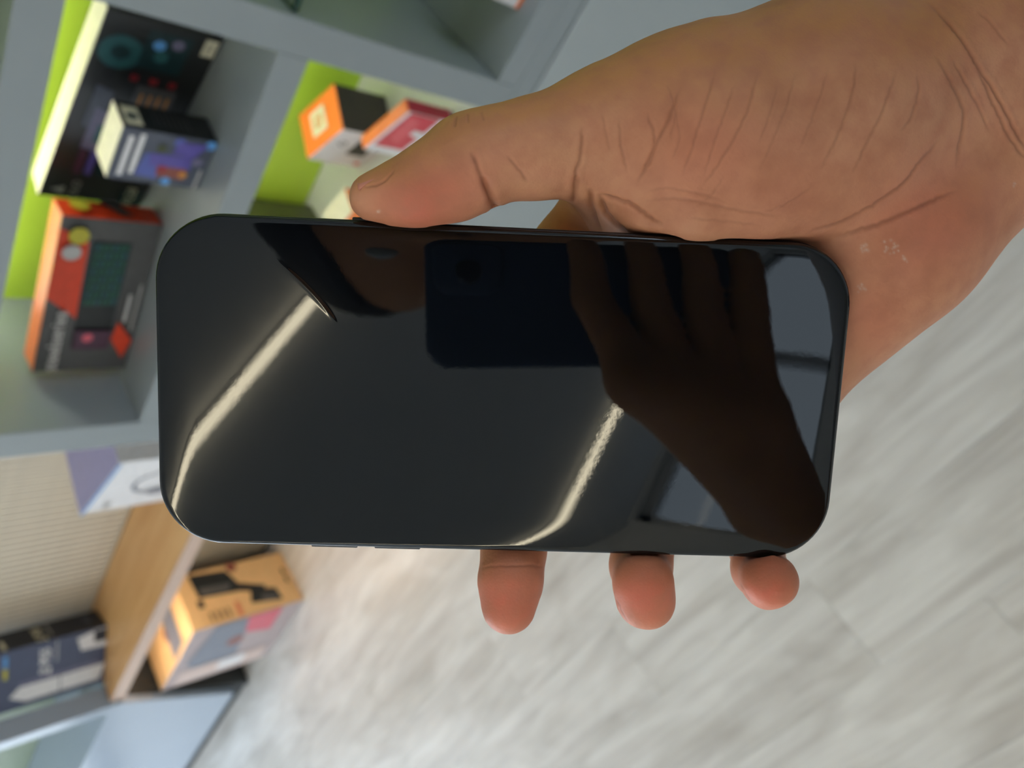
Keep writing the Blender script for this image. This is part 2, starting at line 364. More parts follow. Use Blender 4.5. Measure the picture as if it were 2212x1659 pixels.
# wide black box at the back of cell A
b = Carton('product_box', (-0.925, 1.3123), (-0.5136, 1.209), ZA, 0.052, 0.178, blk, blk, cream,  # cream top stands in for shelf LED light on the black box
           'wide black box with teal print and top painted as LED-lit, back of the upper shelf', 'box', 'boxes on the upper shelf')
b.disc('front', 0.83, 0.78, 0.033, teal); b.disc('front', 0.83, 0.78, 0.014, tealk); b.rect('front', 0.78, 0.96, 0.24, 0.62, tealk)
b.disc('front', 0.90, 0.50, 0.010, sky); b.disc('front', 0.92, 0.35, 0.010, lav); b.disc('front', 0.85, 0.45, 0.012, teal)
b.poly('front', [(0.42, 0.70), (0.64, 0.70), (0.66, 0.86), (0.44, 0.86)], slate); b.poly('front', [(0.30, 0.62), (0.52, 0.62), (0.55, 0.80), (0.32, 0.80)], lav)
b.rect('front', 0.36, 0.46, 0.66, 0.72, teal); b.rect('front', 0.46, 0.70, 0.18, 0.54, charcoal)
for k in range(4): b.rect('front', 0.49 + 0.0 * k, 0.66, 0.22 + 0.08 * k, 0.245 + 0.08 * k, amber)
for k in range(3): b.rect('front', 0.715, 0.745, 0.22 + 0.17 * k, 0.29 + 0.17 * k, crimson)
for k, mm in enumerate((plum, viol, tealk)): b.poly('front', [(0.16, 0.72 - .1 * k), (0.30, 0.72 - .1 * k), (0.32, 0.79 - .1 * k), (0.18, 0.79 - .1 * k)], mm)
b.rect('front', 0.905, 0.985, 0.03, 0.15, cream, 'sticker'); b.text('front', '120', 0.915, 0.09, 0.014, charcoal)
b.poly('front', [(0.035, 0.80), (0.085, 0.80), (0.06, 0.92)], ltgrey); b.text('front', 'OLO', 0.025, 0.70, 0.020, ltgrey)
b.rect('front', 0.0, 0.10, 0.03, 0.26, tealk); b.text('front', 'RGB', 0.0, 0.16, 0.026, cream, shear=0.3)
# small RGB-print box standing in front of it
b = Carton('product_box', (-0.7527, 1.1336), (-0.6487, 1.1211), ZA, 0.062, 0.151, slate, blk, cream,  # top coloured cream to imitate the LED light from above
           'small upright box with blue glow print, in front of the wide black box', 'box', 'boxes on the upper shelf')
b.rect('front', 0.10, 0.86, 0.86, 0.915, whit); b.rect('front', 0.16, 0.92, 0.755, 0.81, whit)
b.poly('front', [(0.12, 0.50), (0.62, 0.44), (0.60, 0.70), (0.15, 0.74)], blue); b.poly('front', [(0.38, 0.18), (0.62, 0.22), (0.60, 0.66), (0.36, 0.62)], viol)
b.poly('front', [(0.16, 0.22), (0.38, 0.22), (0.38, 0.54), (0.18, 0.52)], rust); b.disc('front', 0.26, 0.24, 0.007, amber); b.disc('front', 0.32, 0.48, 0.008, crimson)
b.disc('front', 0.88, 0.40, 0.009, blue); b.disc('front', 0.92, 0.07, 0.009, sky); b.disc('front', 0.10, 0.40, 0.008, sky); b.disc('front', 0.56, 0.14, 0.009, lav)
b.disc('front', 0.72, 0.56, 0.008, olive); b.poly('front', [(0.62, 0.20), (0.92, 0.08), (0.90, 0.40), (0.66, 0.44)], viol)
b.rect('front', 0.03, 0.42, 0.055, 0.085, ltgrey)
b.rect('side', 0.10, 0.78, 0.79, 0.96, cream, 'sticker'); b.disc('side', 0.42, 0.875, 0.008, tealk, rv=0.009)
for k in range(7): b.rect('side', 0.2, 0.8, 0.28 + 0.06 * k, 0.295 + 0.06 * k, charcoal)
# keyboard box, orange and grey
b = Carton('keyboard_box', (-1.2335, 1.1697), (-0.887, 1.2071), ZA, 0.058, 0.171, charcoal, oran, orange,
           'grey and orange keyboard box with green-lit keyboard picture, left end of the upper shelf', 'box', 'boxes on the upper shelf')
b.poly('front', [(0.50, 0.998), (0.93, 0.998), (0.86, 0.70), (0.37, 0.67)], oran)
b.rect('front', 0.17, 0.87, 0.27, 0.67, blk, 'keyboard_picture')
b.poly('front', [(0.46, 0.28), (0.86, 0.28), (0.86, 0.66), (0.46, 0.66)], tealk)
for r_ in range(6):
    for c_ in range(8): b.rect('front', 0.47 + 0.05 * c_, 0.506 + 0.05 * c_, 0.30 + 0.06 * r_, 0.335 + 0.06 * r_, green if (r_ + c_) % 3 else teal)
b.rect('front', 0.17, 0.30, 0.28, 0.66, plum); b.disc('front', 0.25, 0.52, 0.010, pink)
b.poly('front', [(0.10, 0.10), (0.24, 0.27), (0.36, 0.23), (0.23, 0.03)], oran)
b.disc('front', 0.90, 0.82, 0.017, yel, 'sticker'); b.disc('front', 0.80, 0.86, 0.016, ltgrey, 'sticker')
b.text('front', 'steelseries', 0.02, 0.84, 0.034, ltgrey, bold=0.0006); b.rect('front', 0.36, 0.55, 0.15, 0.19, ltgrey); b.rect('front', 0.30, 0.62, 0.07, 0.09, ltgrey)
b.disc('side', 0.5, 0.80, 0.017, yel, 'sticker'); b.poly('side', [(0.1, 0.30), (0.9, 0.42), (0.9, 0.60), (0.1, 0.42)], charcoal)

# cell B: small boxes (positions on the shelf board BB)
ZB = BB
def on(u, v): p = atZ(u, v, ZB); return (p[0], p[1])
b = Carton('camera_box', (-0.755, 1.300), (-0.635, 1.232), ZB, 0.10, 0.128, whit, pm('box_dark', 70, 64, 62), orange,
           'small white box with orange top and black camera picture, on the lower shelf', 'box', 'boxes on the lower shelf')
b.rect('front', 0.36, 0.80, 0.16, 0.52, blk); b.disc('front', 0.62, 0.74, 0.010, charcoal); b.disc('front', 0.62, 0.74, 0.006, whit); b.disc('front', 0.14, 0.12, 0.007, oran)
b.rect('top', 0.28, 0.66, 0.28, 0.80, cream, 'logo'); b.rect('top', 0.38, 0.56, 0.42, 0.66, amber, 'logo'); b.rect('top', 0.43, 0.51, 0.48, 0.6, cream, 'logo')
b = Carton('red_pouch_box', (-0.640, 1.172), (-0.505, 1.100), ZB, 0.030, 0.112, whit, redp, orange,
           'white box with red device picture and narrow orange top, right on the lower shelf', 'box', 'boxes on the lower shelf', bevel=0.006)
b.rect('front', 0.18, 0.98, 0.30, 0.93, redp); b.poly('front', [(0.50, 0.02), (0.62, 0.02), (0.66, 0.52), (0.54, 0.52)], whit); b.disc('front', 0.16, 0.18, 0.007, oran)
b.poly('front', [(0.3, 0.55), (0.85, 0.6), (0.9, 0.85), (0.4, 0.8)], pm('red_light', 222, 96, 106))
b = Carton('orange_carton', (-0.860, 1.180), (-0.770, 1.150), ZB, 0.06, 0.085, orange, orange, cream,  # cream on top imitates bright LED light on the orange card
           'small orange carton just behind the thumb tip, on the lower shelf', 'box', 'boxes on the lower shelf')
b.rect('front', 0.1, 0.5, 0.1, 0.5, whit)
b = Carton('patterned_carton', (-1.080, 1.335), (-0.935, 1.325), ZB, 0.07, 0.350, olive, olive, olive,
           'tall dark olive patterned carton behind the phone edge, on the lower shelf', 'box', 'boxes on the lower shelf')
for (uu, vv, rr, mm) in ((0.3, 0.86, 0.010, ltgrey), (0.7, 0.62, 0.008, ltgrey), (0.55, 0.9, 0.012, tealk), (0.8, 0.93, 0.009, green), (0.2, 0.45, 0.012, tealk), (0.92, 0.8, 0.006, cream)): b.disc('front', uu, vv, rr, mm)
for (uu, vv, rr, mm) in ((0.3, 0.90, 0.010, ltgrey), (0.7, 0.80, 0.008, tealk), (0.5, 0.6, 0.010, tealk)): b.disc('side', uu, vv, rr, mm)
# cell C: white carton on an upper board of the right bay
wc = atZ(1118, 20, BB) / SC
b = Carton('white_carton', (wc[0], wc[1]), (wc[0] + 0.11, wc[1] - 0.012), BB, 0.08, 0.10, whit, whit, orange,
           'white carton with an orange edge on the floor of the right-hand bay', 'box')
b.rect('front', 0.0, 1.0, 0.0, 0.08, orange)

Carton.S = 1.0
# left bay counter: navy computer-case box, white headphone box
b = Carton('console_box', (-2.645, 1.120), (-2.463, 1.2237), CT, 0.10, 0.43, navy, navyd, navyd,
           'tall navy console box with white console print and lettering, on the wooden counter', 'box')
b.poly('front', [(0.10, 0.04), (0.36, 0.0), (0.36, 0.56), (0.22, 0.62), (0.10, 0.52)], whit); b.rect('front', 0.10, 0.36, 0.30, 0.307, slate)
b.rect('front', 0.38, 0.43, 0.05, 0.56, lav); b.poly('front', [(0.66, 0.0), (0.98, 0.0), (0.98, 0.06), (0.90, 0.20), (0.68, 0.17)], whit); b.rect('front', 0.76, 0.96, 0.0, 0.085, navyd)
b.text('front', 'PS5', 0.60, 0.40, 0.040, whit, bold=0.0010, shear=0.12); b.text('front', 'P', 0.475, 0.405, 0.036, whit, bold=0.0008); b.disc('front', 0.50, 0.375, 0.013, whit, 'logo', rv=0.005)
b.rect('front', 0.62, 0.95, 0.325, 0.335, ltgrey); b.rect('front', 0.55, 0.72, 0.635, 0.66, yel); b.rect('front', 0.74, 0.92, 0.635, 0.66, sky)
b.text('side', 'PS5', 0.30, 0.42, 0.034, cream, bold=0.0008, shear=0.12); b.text('side', 'P', 0.06, 0.425, 0.030, cream, bold=0.0006); b.disc('side', 0.12, 0.395, 0.011, cream, 'logo', rv=0.0045); b.rect('side', 0.2, 0.85, 0.345, 0.355, ltgrey); b.rect('side', 0.05, 0.5, 0.635, 0.66, cream); b.rect('side', 0.3, 0.8, 0.08, 0.12, slate)
m_lav_refl = mat('painted_lavender_reflection', srgb(160, 158, 206), 0.3)  # bluish reflection on the white box top, put into the colour
b = Carton('headphone_box', (-1.6932, 1.1375), (-1.405, 1.056), CT, 0.168, 0.252, whit, whit, m_lav_refl,
           'white box with grey headphone drawing and lavender reflection painted on top, on the counter beside the shelving', 'box')
for k in range(24):
    a0, a1 = math.pi * (k / 24), math.pi * ((k + 1) / 24)
    cu_, cv_, R0, R1 = 0.52, 0.45, 0.058, 0.066
    b.poly('front', [(cu_ + R0 * math.cos(a0) / b.w, cv_ + R0 * math.sin(a0) / b.h), (cu_ + R1 * math.cos(a0) / b.w, cv_ + R1 * math.sin(a0) / b.h),
                     (cu_ + R1 * math.cos(a1) / b.w, cv_ + R1 * math.sin(a1) / b.h), (cu_ + R0 * math.cos(a1) / b.w, cv_ + R0 * math.sin(a1) / b.h)], bluegrey, 'headphone_drawing') if k % 1 == 0 else None
b.disc('front', 0.32, 0.40, 0.020, bluegrey, 'headphone_drawing', rv=0.03); b.disc('front', 0.72, 0.40, 0.020, bluegrey, 'headphone_drawing', rv=0.03)
b.rect('front', 0.06, 0.20, 0.78, 0.84, ltgrey); b.poly('front', [(0, 0.975), (1, 0.975), (1, 1.0), (0, 1.0)], sky)
# kraft box on the compartment floor with camera picture
b = Carton('dash_camera_box', (-2.720, 1.058), (-2.3300, 1.058), 0.001, 0.205, 0.395, mat('grey_pink_print', srgb(176, 160, 160), 0.35), kraft, kraft,
           'kraft cardboard box with dark camera picture, in the open compartment under the counter', 'box')
b.poly('side', [(0.46, 0.46), (0.90, 0.56), (0.96, 0.88), (0.52, 0.86)], blk, 'camera_picture'); b.poly('side', [(0.50, 0.50), (0.66, 0.54), (0.70, 0.84), (0.55, 0.82)], charcoal, 'camera_picture')
b.poly('side', [(0.12, 0.18), (0.36, 0.20), (0.46, 0.42), (0.20, 0.46)], blk, 'camera_picture'); b.poly('side', [(0.34, 0.30), (0.46, 0.28), (0.66, 0.56), (0.52, 0.60)], blk, 'camera_picture')
b.poly('side', [(0.15, 0.22), (0.26, 0.22), (0.30, 0.34), (0.18, 0.36)], charcoal, 'camera_picture')
b.disc('side', 0.93, 0.50, 0.018, rust, 'camera_picture'); b.rect('side', 0.34, 0.48, 0.84, 0.89, blk); b.rect('side', 0.03, 0.30, 0.56, 0.60, pm('salmon', 222, 130, 96))
for k in range(4): b.rect('side', 0.06, 0.24, 0.66 + 0.05 * k, 0.685 + 0.05 * k, pm('kraft_ink', 150, 120, 84))
b.rect('side', 0.56, 0.68, 0.06, 0.085, blk); b.rect('side', 0.40, 0.52, 0.06, 0.085, blk)
b.poly('front', [(0.30, 0.42), (0.98, 0.50), (0.98, 0.80), (0.40, 0.90), (0.30, 0.80)], bluegrey); b.poly('front', [(0.62, 0.2), (0.99, 0.2), (0.99, 0.52), (0.70, 0.46)], pink)
b.disc('front', 0.6, 0.52, 0.03, rust); b.poly('front', [(0.04, 0.1), (0.28, 0.1), (0.28, 0.92), (0.04, 0.92)], pm('pale_pink', 214, 190, 180)); b.rect('front', 0.10, 0.26, 0.3, 0.55, whit)
b.disc('top', 0.55, 0.5, 0.03, rust); b.poly('top', [(0.5, 0.05), (0.75, 0.1), (0.8, 0.9), (0.55, 0.9)], bluegrey)
# clear blister pack in the niche of the end cabinet
m_clear = mat('clear_blister', (0.9, 0.92, 0.95, 1), 0.12, trans=0.55, noise=0.02)
bp = empty('blister_pack', (-2.86, DL + 0.09, CT + 0.0005), math.radians(-30))
boxes_obj('tray', [(-0.06, 0.06, -0.03, 0.03, 0.0, 0.20)], m_clear, bp, 0.01)
boxes_obj('card', [(-0.065, 0.065, 0.0305, 0.0325, 0.0, 0.23)], whit, bp)
boxes_obj('cable_coil', [(-0.03, 0.03, -0.034, -0.0301, 0.05, 0.15)], blk, bp, 0.004)
tag(bp, 'clear plastic blister pack with white card in the niche of the blue-grey cabinet', 'package')

# ================================================================== PHONE in the hand
# pose of the phone in cv camera axes
PC = np.array([-0.0013, 0.0025, 0.1815]); PL, PWID = 0.1600, 0.0767
au = np.array([0.9979, 0.0375, 0.0520]); au /= np.linalg.norm(au)
bu = np.array([-0.0413, 0.9894, 0.1389]); bu -= au * (bu @ au); bu /= np.linalg.norm(bu)
nn = -np.cross(au, bu)                       # towards the camera
AUW, BUW, NNW, PCW = M @ au, M @ bu, M @ nn, CAM + M @ PC
ph = bpy.data.objects.new('smartphone', None); ph.empty_display_size = 0.05; C.objects.link(ph)
pm4 = Matrix.Identity(4)
for i, col in enumerate((AUW, -BUW, NNW, PCW)):
    for j in range(3): pm4[j][i] = col[j]
ph.matrix_world = pm4
def rrect(L, W, R, inset, nc=14, ns=10):
    hx, hy = L / 2 - inset, W / 2 - inset; r = max(R - inset, 0.0006); pts = []
    for cx, cy, a0 in ((hx - r, hy - r, 0), (-hx + r, hy - r, 90), (-hx + r, -hy + r, 180), (hx - r, -hy + r, 270)):
        for k in range(nc + 1):
            a = math.radians(a0 + 90 * k / nc)
            # squircle-like corner
            pts.append((cx + r * math.cos(a), cy + r * math.sin(a)))
    out = []
    for i, p in enumerate(pts):
        out.append(p); q = pts[(i + 1) % len(pts)]
        dd = math.hypot(q[0] - p[0], q[1] - p[1])
        if dd > 0.004:
            for k in range(1, ns): out.append((p[0] + (q[0] - p[0]) * k / ns, p[1] + (q[1] - p[1]) * k / ns))
    return out
def rings(name, prof, m, parent, L=PL, W=PWID, R=0.0152, cap_first=False, cap_last=False, ns=10):
    V, F = [], []; n = None
    for ins, z in prof:
        c = rrect(L, W, R, ins, ns=ns)
        if n is None: n = len(c)
        c = c[:n] if len(c) >= n else c + [c[-1]] * (n - len(c))
        V += [(x, y, z) for x, y in c]
    for r_ in range(len(prof) - 1):
        for i in range(n):
            j = (i + 1) % n
            F.append((r_ * n + i, r_ * n + j, (r_ + 1) * n + j, (r_ + 1) * n + i))
    if cap_last:
        F.append(tuple(range((len(prof) - 1) * n, len(prof) * n)))
    if cap_first:
        F.append(tuple(reversed(range(n))))
    return mesh_obj(name, V, F, m, parent, True)
def glass_mat():
    m = bpy.data.materials.new('black_screen_glass'); m.use_nodes = True; nt = m.node_tree; L = nt.links; bs = nt.nodes['Principled BSDF']
    bs.inputs['Base Color'].default_value = (0.0032, 0.0042, 0.0060, 1); bs.inputs['IOR'].default_value = 1.55; bs.inputs['Specular Tint'].default_value = (0.88, 0.95, 1.0, 1)
    tc = nt.nodes.new('ShaderNodeTexCoord')
    n1 = nt.nodes.new('ShaderNodeTexNoise'); n1.inputs['Scale'].default_value = 45; n1.inputs['Detail'].default_value = 6
    L.new(tc.outputs['Object'], n1.inputs['Vector'])
    r = nt.nodes.new('ShaderNodeMapRange'); r.inputs[1].default_value = 0.45; r.inputs[2].default_value = 0.75; r.inputs[3].default_value = 0.005; r.inputs[4].default_value = 0.022
    L.new(n1.outputs['Fac'], r.inputs[0]); L.new(r.outputs[0], bs.inputs['Roughness'])
    # greasy finger marks: faint ripples
    n2 = nt.nodes.new('ShaderNodeTexNoise'); n2.inputs['Scale'].default_value = 700; n2.inputs['Detail'].default_value = 2
    L.new(tc.outputs['Object'], n2.inputs['Vector'])
    n3 = nt.nodes.new('ShaderNodeTexNoise'); n3.inputs['Scale'].default_value = 60; L.new(tc.outputs['Object'], n3.inputs['Vector'])
    mk = nt.nodes.new('ShaderNodeMapRange'); mk.inputs[1].default_value = 0.35; mk.inputs[2].default_value = 0.75; L.new(n3.outputs['Fac'], mk.inputs[0])
    mm = nt.nodes.new('ShaderNodeMath'); mm.operation = 'MULTIPLY'; L.new(n2.outputs['Fac'], mm.inputs[0]); L.new(mk.outputs[0], mm.inputs[1])
    bp_ = nt.nodes.new('ShaderNodeBump'); bp_.inputs['Strength'].default_value = 0.12; bp_.inputs['Distance'].default_value = 0.00003
    L.new(mm.outputs[0], bp_.inputs['Height'])
    # a short wrinkle in the protective film
    A_, B_ = np.array([-0.0500, 0.0268]), np.array([-0.0400, 0.0165]); tv = (B_ - A_) / np.linalg.norm(B_ - A_); LN = float(np.linalg.norm(B_ - A_))
    sb = nt.nodes.new('ShaderNodeVectorMath'); sb.operation = 'SUBTRACT'; sb.inputs[1].default_value = ((A_[0] + B_[0]) / 2, (A_[1] + B_[1]) / 2, 0); L.new(tc.outputs['Object'], sb.inputs[0])
    def dot(v):
        n = nt.nodes.new('ShaderNodeVectorMath'); n.operation = 'DOT_PRODUCT'; n.inputs[1].default_value = v; L.new(sb.outputs[0], n.inputs[0]); return n.outputs['Value']
    def mt(op, a, b=None):
        n = nt.nodes.new('ShaderNodeMath'); n.operation = op
        for k, v in enumerate((a, b)):
            if v is None: continue
            if isinstance(v, (int, float)): n.inputs[k].default_value = v
            else: L.new(v, n.inputs[k])
        return n.outputs[0]
    al, ac = dot((tv[0], tv[1], 0)), dot((-tv[1], tv[0], 0))
    ac = mt('ADD', ac, mt('MULTIPLY', mt('MULTIPLY', al, al), 7.0))
    g1 = mt('EXPONENT', mt('MULTIPLY', mt('POWER', mt('DIVIDE', ac, 0.00045), 2.0), -1.0))
    g2 = mt('EXPONENT', mt('MULTIPLY', mt('POWER', mt('DIVIDE', mt('ABSOLUTE', al), LN * 0.5), 4.0), -1.0))
    b2 = nt.nodes.new('ShaderNodeBump'); b2.inputs['Strength'].default_value = 1.0; b2.inputs['Distance'].default_value = 0.00008
    L.new(mt('MULTIPLY', g1, g2), b2.inputs['Height']); L.new(bp_.outputs[0], b2.inputs['Normal']); L.new(b2.outputs[0], bs.inputs['Normal'])
    return m
m_scr = glass_mat()
m_frame = mat('dark_metal_frame', srgb(70, 72, 76), 0.30, 0.85, noise=0.03)
m_back = mat('matte_back_glass', srgb(60, 62, 66), 0.5)
# curved-edge front glass: gently rolling off over the outer millimetres
prof = []
ww, dp = 0.0098, 0.00024
for k in range(19):
    s_ = k / 18; ins = 0.0006 + (ww - 0.0006) * s_ ** 1.6
    prof.append((ins, 0.0002 - dp * (1 - (ins / ww)) ** 3.0 - 0.00055 * max(0.0, 1 - (ins - 0.0006) / 0.0011) ** 2))
prof += [(0.0105, 0.0002), (0.016, 0.0002), (0.024, 0.0002), (0.031, 0.0002)]
gfr = [(0.0010, -0.0022), (0.0007, -0.0017), (0.0006, -0.0010)]
rings('screen_glass', gfr + prof, m_scr, ph, cap_last=True)
rings('frame', [(0.0026, -0.0078), (0.0012, -0.0074), (0.0003, -0.0066), (0.0, -0.0056), (0.0, -0.0030), (0.00015, -0.0024), (0.0005, -0.00205), (0.0009, -0.0020)], m_frame, ph)
rings('back_glass', [(0.0027, -0.0078), (0.004, -0.0080), (0.006, -0.00805)], m_back, ph, cap_last=True)
# camera island and lenses on the back
isl = rings('camera_island', [(0.0, -0.0081), (0.0, -0.0092), (0.0008, -0.0097), (0.002, -0.0099)], m_back, ph, L=0.036, W=0.036, R=0.009, cap_last=True); isl.location = (-PL / 2 + 0.024, -PWID / 2 + 0.023, 0)
for lx, ly in ((-0.008, -0.008), (-0.008, 0.008), (0.008, 0.0)):
    ln = rings('lens', [(0.0, -0.0098), (0.0, -0.0112), (0.001, -0.0114)], m_scr, isl, L=0.0142, W=0.0142, R=0.0071, cap_last=True, ns=2); ln.location = (lx, ly, 0)
def btn(a0, a1, side):
    y = PWID / 2 * side
    o = boxes_obj('side_button', [(a0, a1, y - 0.0004 if side > 0 else y - 0.0006, y + 0.0006 if side > 0 else y + 0.0004, -0.0056, -0.0026)], m_frame, ph, 0.0003); return o
btn(-0.0365, -0.018, 1); btn(-0.045, -0.034, -1); btn(-0.030, -0.019, -1)
tag(ph, 'black phone with glossy dark screen held in the right hand', 'phone')

# ================================================================== PERSON (signed-distance modelling -> one smooth skin)
class Field:
    def __init__(s, lo, hi, res):
        s.lo = np.array(lo, float); s.res = res
        s.n = (np.ceil((np.array(hi) - s.lo) / res).astype(int) + 1)
        s.f = np.full(tuple(s.n), 1.0, np.float32)
    def sub(s, lo, hi):
        i0 = np.clip(np.floor((np.array(lo) - s.lo) / s.res).astype(int), 0, s.n - 1); i1 = np.clip(np.ceil((np.array(hi) - s.lo) / s.res).astype(int) + 1, 1, s.n)
        ax = [(s.lo[k] + s.res * np.arange(i0[k], i1[k])).astype(np.float32) for k in range(3)]
        sl = tuple(slice(i0[k], i1[k]) for k in range(3))
        return sl, ax[0][:, None, None], ax[1][None, :, None], ax[2][None, None, :]
    def mix(s, sl, d, k):
        a = s.f[sl]
        if a.size == 0: return
        if k <= 0: s.f[sl] = np.minimum(a, d)
        else:
            h = np.maximum(k - np.abs(a - d), 0) / k; s.f[sl] = np.minimum(a, d) - h * h * k * 0.25
    def cone(s, p, r0, q, r1, k, pad=None):
        p = np.array(p, float); q = np.array(q, float); m_ = max(r0, r1) + max(k, 0) + 4 * s.res
        sl, x, y, z = s.sub(np.minimum(p, q) - m_, np.maximum(p, q) + m_)
        d = q - p; L2 = max(float(d @ d), 1e-9)
        t = np.clip(((x - p[0]) * d[0] + (y - p[1]) * d[1] + (z - p[2]) * d[2]) / L2, 0, 1)
        dist = np.sqrt((x - p[0] - t * d[0]) ** 2 + (y - p[1] - t * d[1]) ** 2 + (z - p[2] - t * d[2]) ** 2) - (r0 + (r1 - r0) * t)
        s.mix(sl, dist, k)
    def chain(s, pts, k):
        for a, b in zip(pts[:-1], pts[1:]): s.cone(a[0], a[1], b[0], b[1], k)
    def ell(s, c, r, k, R=None):
        c = np.array(c, float); r = np.array(r, float); m_ = r.max() + k + 4 * s.res
        sl, x, y, z = s.sub(c - m_, c + m_)
        x = x - c[0]; y = y - c[1]; z = z - c[2]
        if R is not None: x, y, z = (R[0][i] * x + R[1][i] * y + R[2][i] * z for i in range(3))
        q = np.sqrt((x / r[0]) ** 2 + (y / r[1]) ** 2 + (z / r[2]) ** 2)
        g = np.sqrt((x / r[0] ** 2) ** 2 + (y / r[1] ** 2) ** 2 + (z / r[2] ** 2) ** 2) + 1e-6
        s.mix(sl, (q * (q - 1) / g).astype(np.float32), k)
    def join(s, o, k): s.mix((slice(None),) * 3, o.f, k)
    def nets(s):
        F = s.f; nx, ny, nz = F.shape; g = F < 0
        cs = [g[i:nx - 1 + i, j:ny - 1 + j, k:nz - 1 + k] for i in (0, 1) for j in (0, 1) for k in (0, 1)]
        tot = sum(c.astype(np.int8) for c in cs); act = (tot > 0) & (tot < 8)
        I = np.argwhere(act); idx = np.full(act.shape, -1, np.int64); idx[act] = np.arange(len(I))
        P = np.zeros((len(I), 3)); N = np.zeros(len(I))
        cor = [(i, j, k) for i in (0, 1) for j in (0, 1) for k in (0, 1)]
        val = {c: F[I[:, 0] + c[0], I[:, 1] + c[1], I[:, 2] + c[2]].astype(float) for c in cor}
        for a in cor:
            for ax in range(3):
                if a[ax]: continue
                b = list(a); b[ax] = 1; b = tuple(b); va, vb = val[a], val[b]
                cr = (va < 0) != (vb < 0); t = np.where(cr, va / np.where(cr, va - vb, 1), 0)
                pos = np.array(a, float)[None, :] + np.zeros((len(I), 3)); pos[:, ax] += t
                P[cr] += pos[cr]; N[cr] += 1
        V = s.lo + s.res * (I + P / N[:, None])
        Q = []
        for ax in range(3):
            o1, o2 = (ax + 1) % 3, (ax + 2) % 3
            sl0 = [slice(None)] * 3; sl1 = [slice(None)] * 3; sl0[ax] = slice(0, -1); sl1[ax] = slice(1, None)
            ch = g[tuple(sl0)] != g[tuple(sl1)]; E_ = np.argwhere(ch)
            ok = (E_[:, o1] > 0) & (E_[:, o2] > 0) & (E_[:, o1] < F.shape[o1] - 1) & (E_[:, o2] < F.shape[o2] - 1); E_ = E_[ok]
            ins = g[E_[:, 0], E_[:, 1], E_[:, 2]]
            def cell(d1, d2):
                e = E_.copy(); e[:, o1] += d1; e[:, o2] += d2; return idx[e[:, 0], e[:, 1], e[:, 2]]
            q = np.stack([cell(-1, -1), cell(0, -1), cell(0, 0), cell(-1, 0)], 1)
            q[~ins] = q[~ins][:, ::-1]; Q.append(q)
        Q = np.concatenate(Q); Q = Q[(Q >= 0).all(1)]
        return V, Q
def laplace(V, Q, it, lam=0.5):
    E_ = np.concatenate([Q[:, [0, 1]], Q[:, [1, 2]], Q[:, [2, 3]], Q[:, [3, 0]]]); E_ = np.concatenate([E_, E_[:, ::-1]])
    deg = np.bincount(E_[:, 0], minlength=len(V))[:, None]
    for _ in range(it):
        A = np.stack([np.bincount(E_[:, 0], weights=V[E_[:, 1], c], minlength=len(V)) for c in range(3)], 1) / np.maximum(deg, 1)
        V = V + lam * (A - V)
    return V
# --- phone frame (mm): a along photo x, b along photo y, h towards camera
def hp(u, v, h):
    r = np.array([(u - CX) / FPX, (v - CY) / FPX, 1.0]); d = ((PC + nn * h * 0.001) @ nn) / (r @ nn)
    q = r * d - PC; return np.array([q @ au, q @ bu, q @ nn]) * 1000.0
def h2w(P):  # mm phone frame -> world
    P = np.asarray(P) * 0.001; return PCW + P[..., 0:1] * AUW + P[..., 1:2] * BUW + P[..., 2:3] * NNW
def w2px(Pw):
    q = (Pw - CAM) @ M; return np.stack([CX + FPX * q[..., 0] / q[..., 2], CY + FPX * q[..., 1] / q[..., 2]], -1)
def pt(u, v, h, r): return (hp(u, v, h), r)
RES = 1.15
lo = (-52, -105, -58); hi = (185, 62, 26)
H = Field(lo, hi, RES); H.f[:] = 50
# forearm, wrist
WR = [pt(1900, 330, -25, 20), pt(2067, 108, -25, 21), pt(2420, -150, -30, 23)]
WU = [pt(1950, 430, -26, 20), pt(2140, 250, -27, 21), pt(2500, -10, -32, 24)]
H.chain(WR, 8); H.chain(WU, 8)
# thenar and first metacarpal
H.chain([pt(1300, 298, -9, 13.6), pt(1400, 300, -12, 18.5), pt(1500, 300, -15, 24.5), pt(1750, 262, -20, 28), pt(1960, 190, -26, 26)], 8)
H.ell(hp(1600, 360, -8), (26, 17.5, 15), 8)
H.ell(hp(1770, 330, -12), (22, 21, 17), 8)
# hypothenar side and heel
H.chain([pt(1700, 770, -25, 16), pt(1812, 632, -25, 19), pt(1945, 512, -26, 18.6), pt(2090, 372, -28, 19.6)], 9)
H.ell(hp(1915, 545, -17), (20, 18.5, 15), 8)
H.ell(hp(1900, 470, -22), (26, 24, 18), 8)
# palm plate
H.chain([pt(1880, 430, -25, 18), pt(1620, 560, -28, 14.5), pt(1460, 560, -28, 13)], 8)
H.chain([pt(1880, 520, -25, 18), pt(1640, 720, -28, 14), pt(1560, 770, -27, 12)], 8)
MC = {'i': (1345, 415, -28, 12.5), 'm': (1420, 590, -29, 12.3), 'r': (1540, 760, -28, 11.6), 'p': (1690, 880, -26, 10.5)}
for k_, v_ in MC.items(): H.chain([pt(1850, 480, -26, 16), pt(*v_)], 8)
# web and adductor fold between thumb and index
H.chain([pt(1330, 380, -18, 11), pt(1400, 430, -20, 13), pt(1520, 450, -18, 15)], 6)
H.chain([pt(1318, 445, -19, 6.5), pt(1345, 470, -17, 7), pt(1400, 500, -17, 8)], 2.5)
H.chain([pt(1345, 448, -10, 5.2), pt(1400, 462, -6, 6.3), pt(1500, 450, -1.5, 7.7), pt(1640, 442, -2.5, 8.0), pt(1740, 428, -5, 8.5)], 3.0)
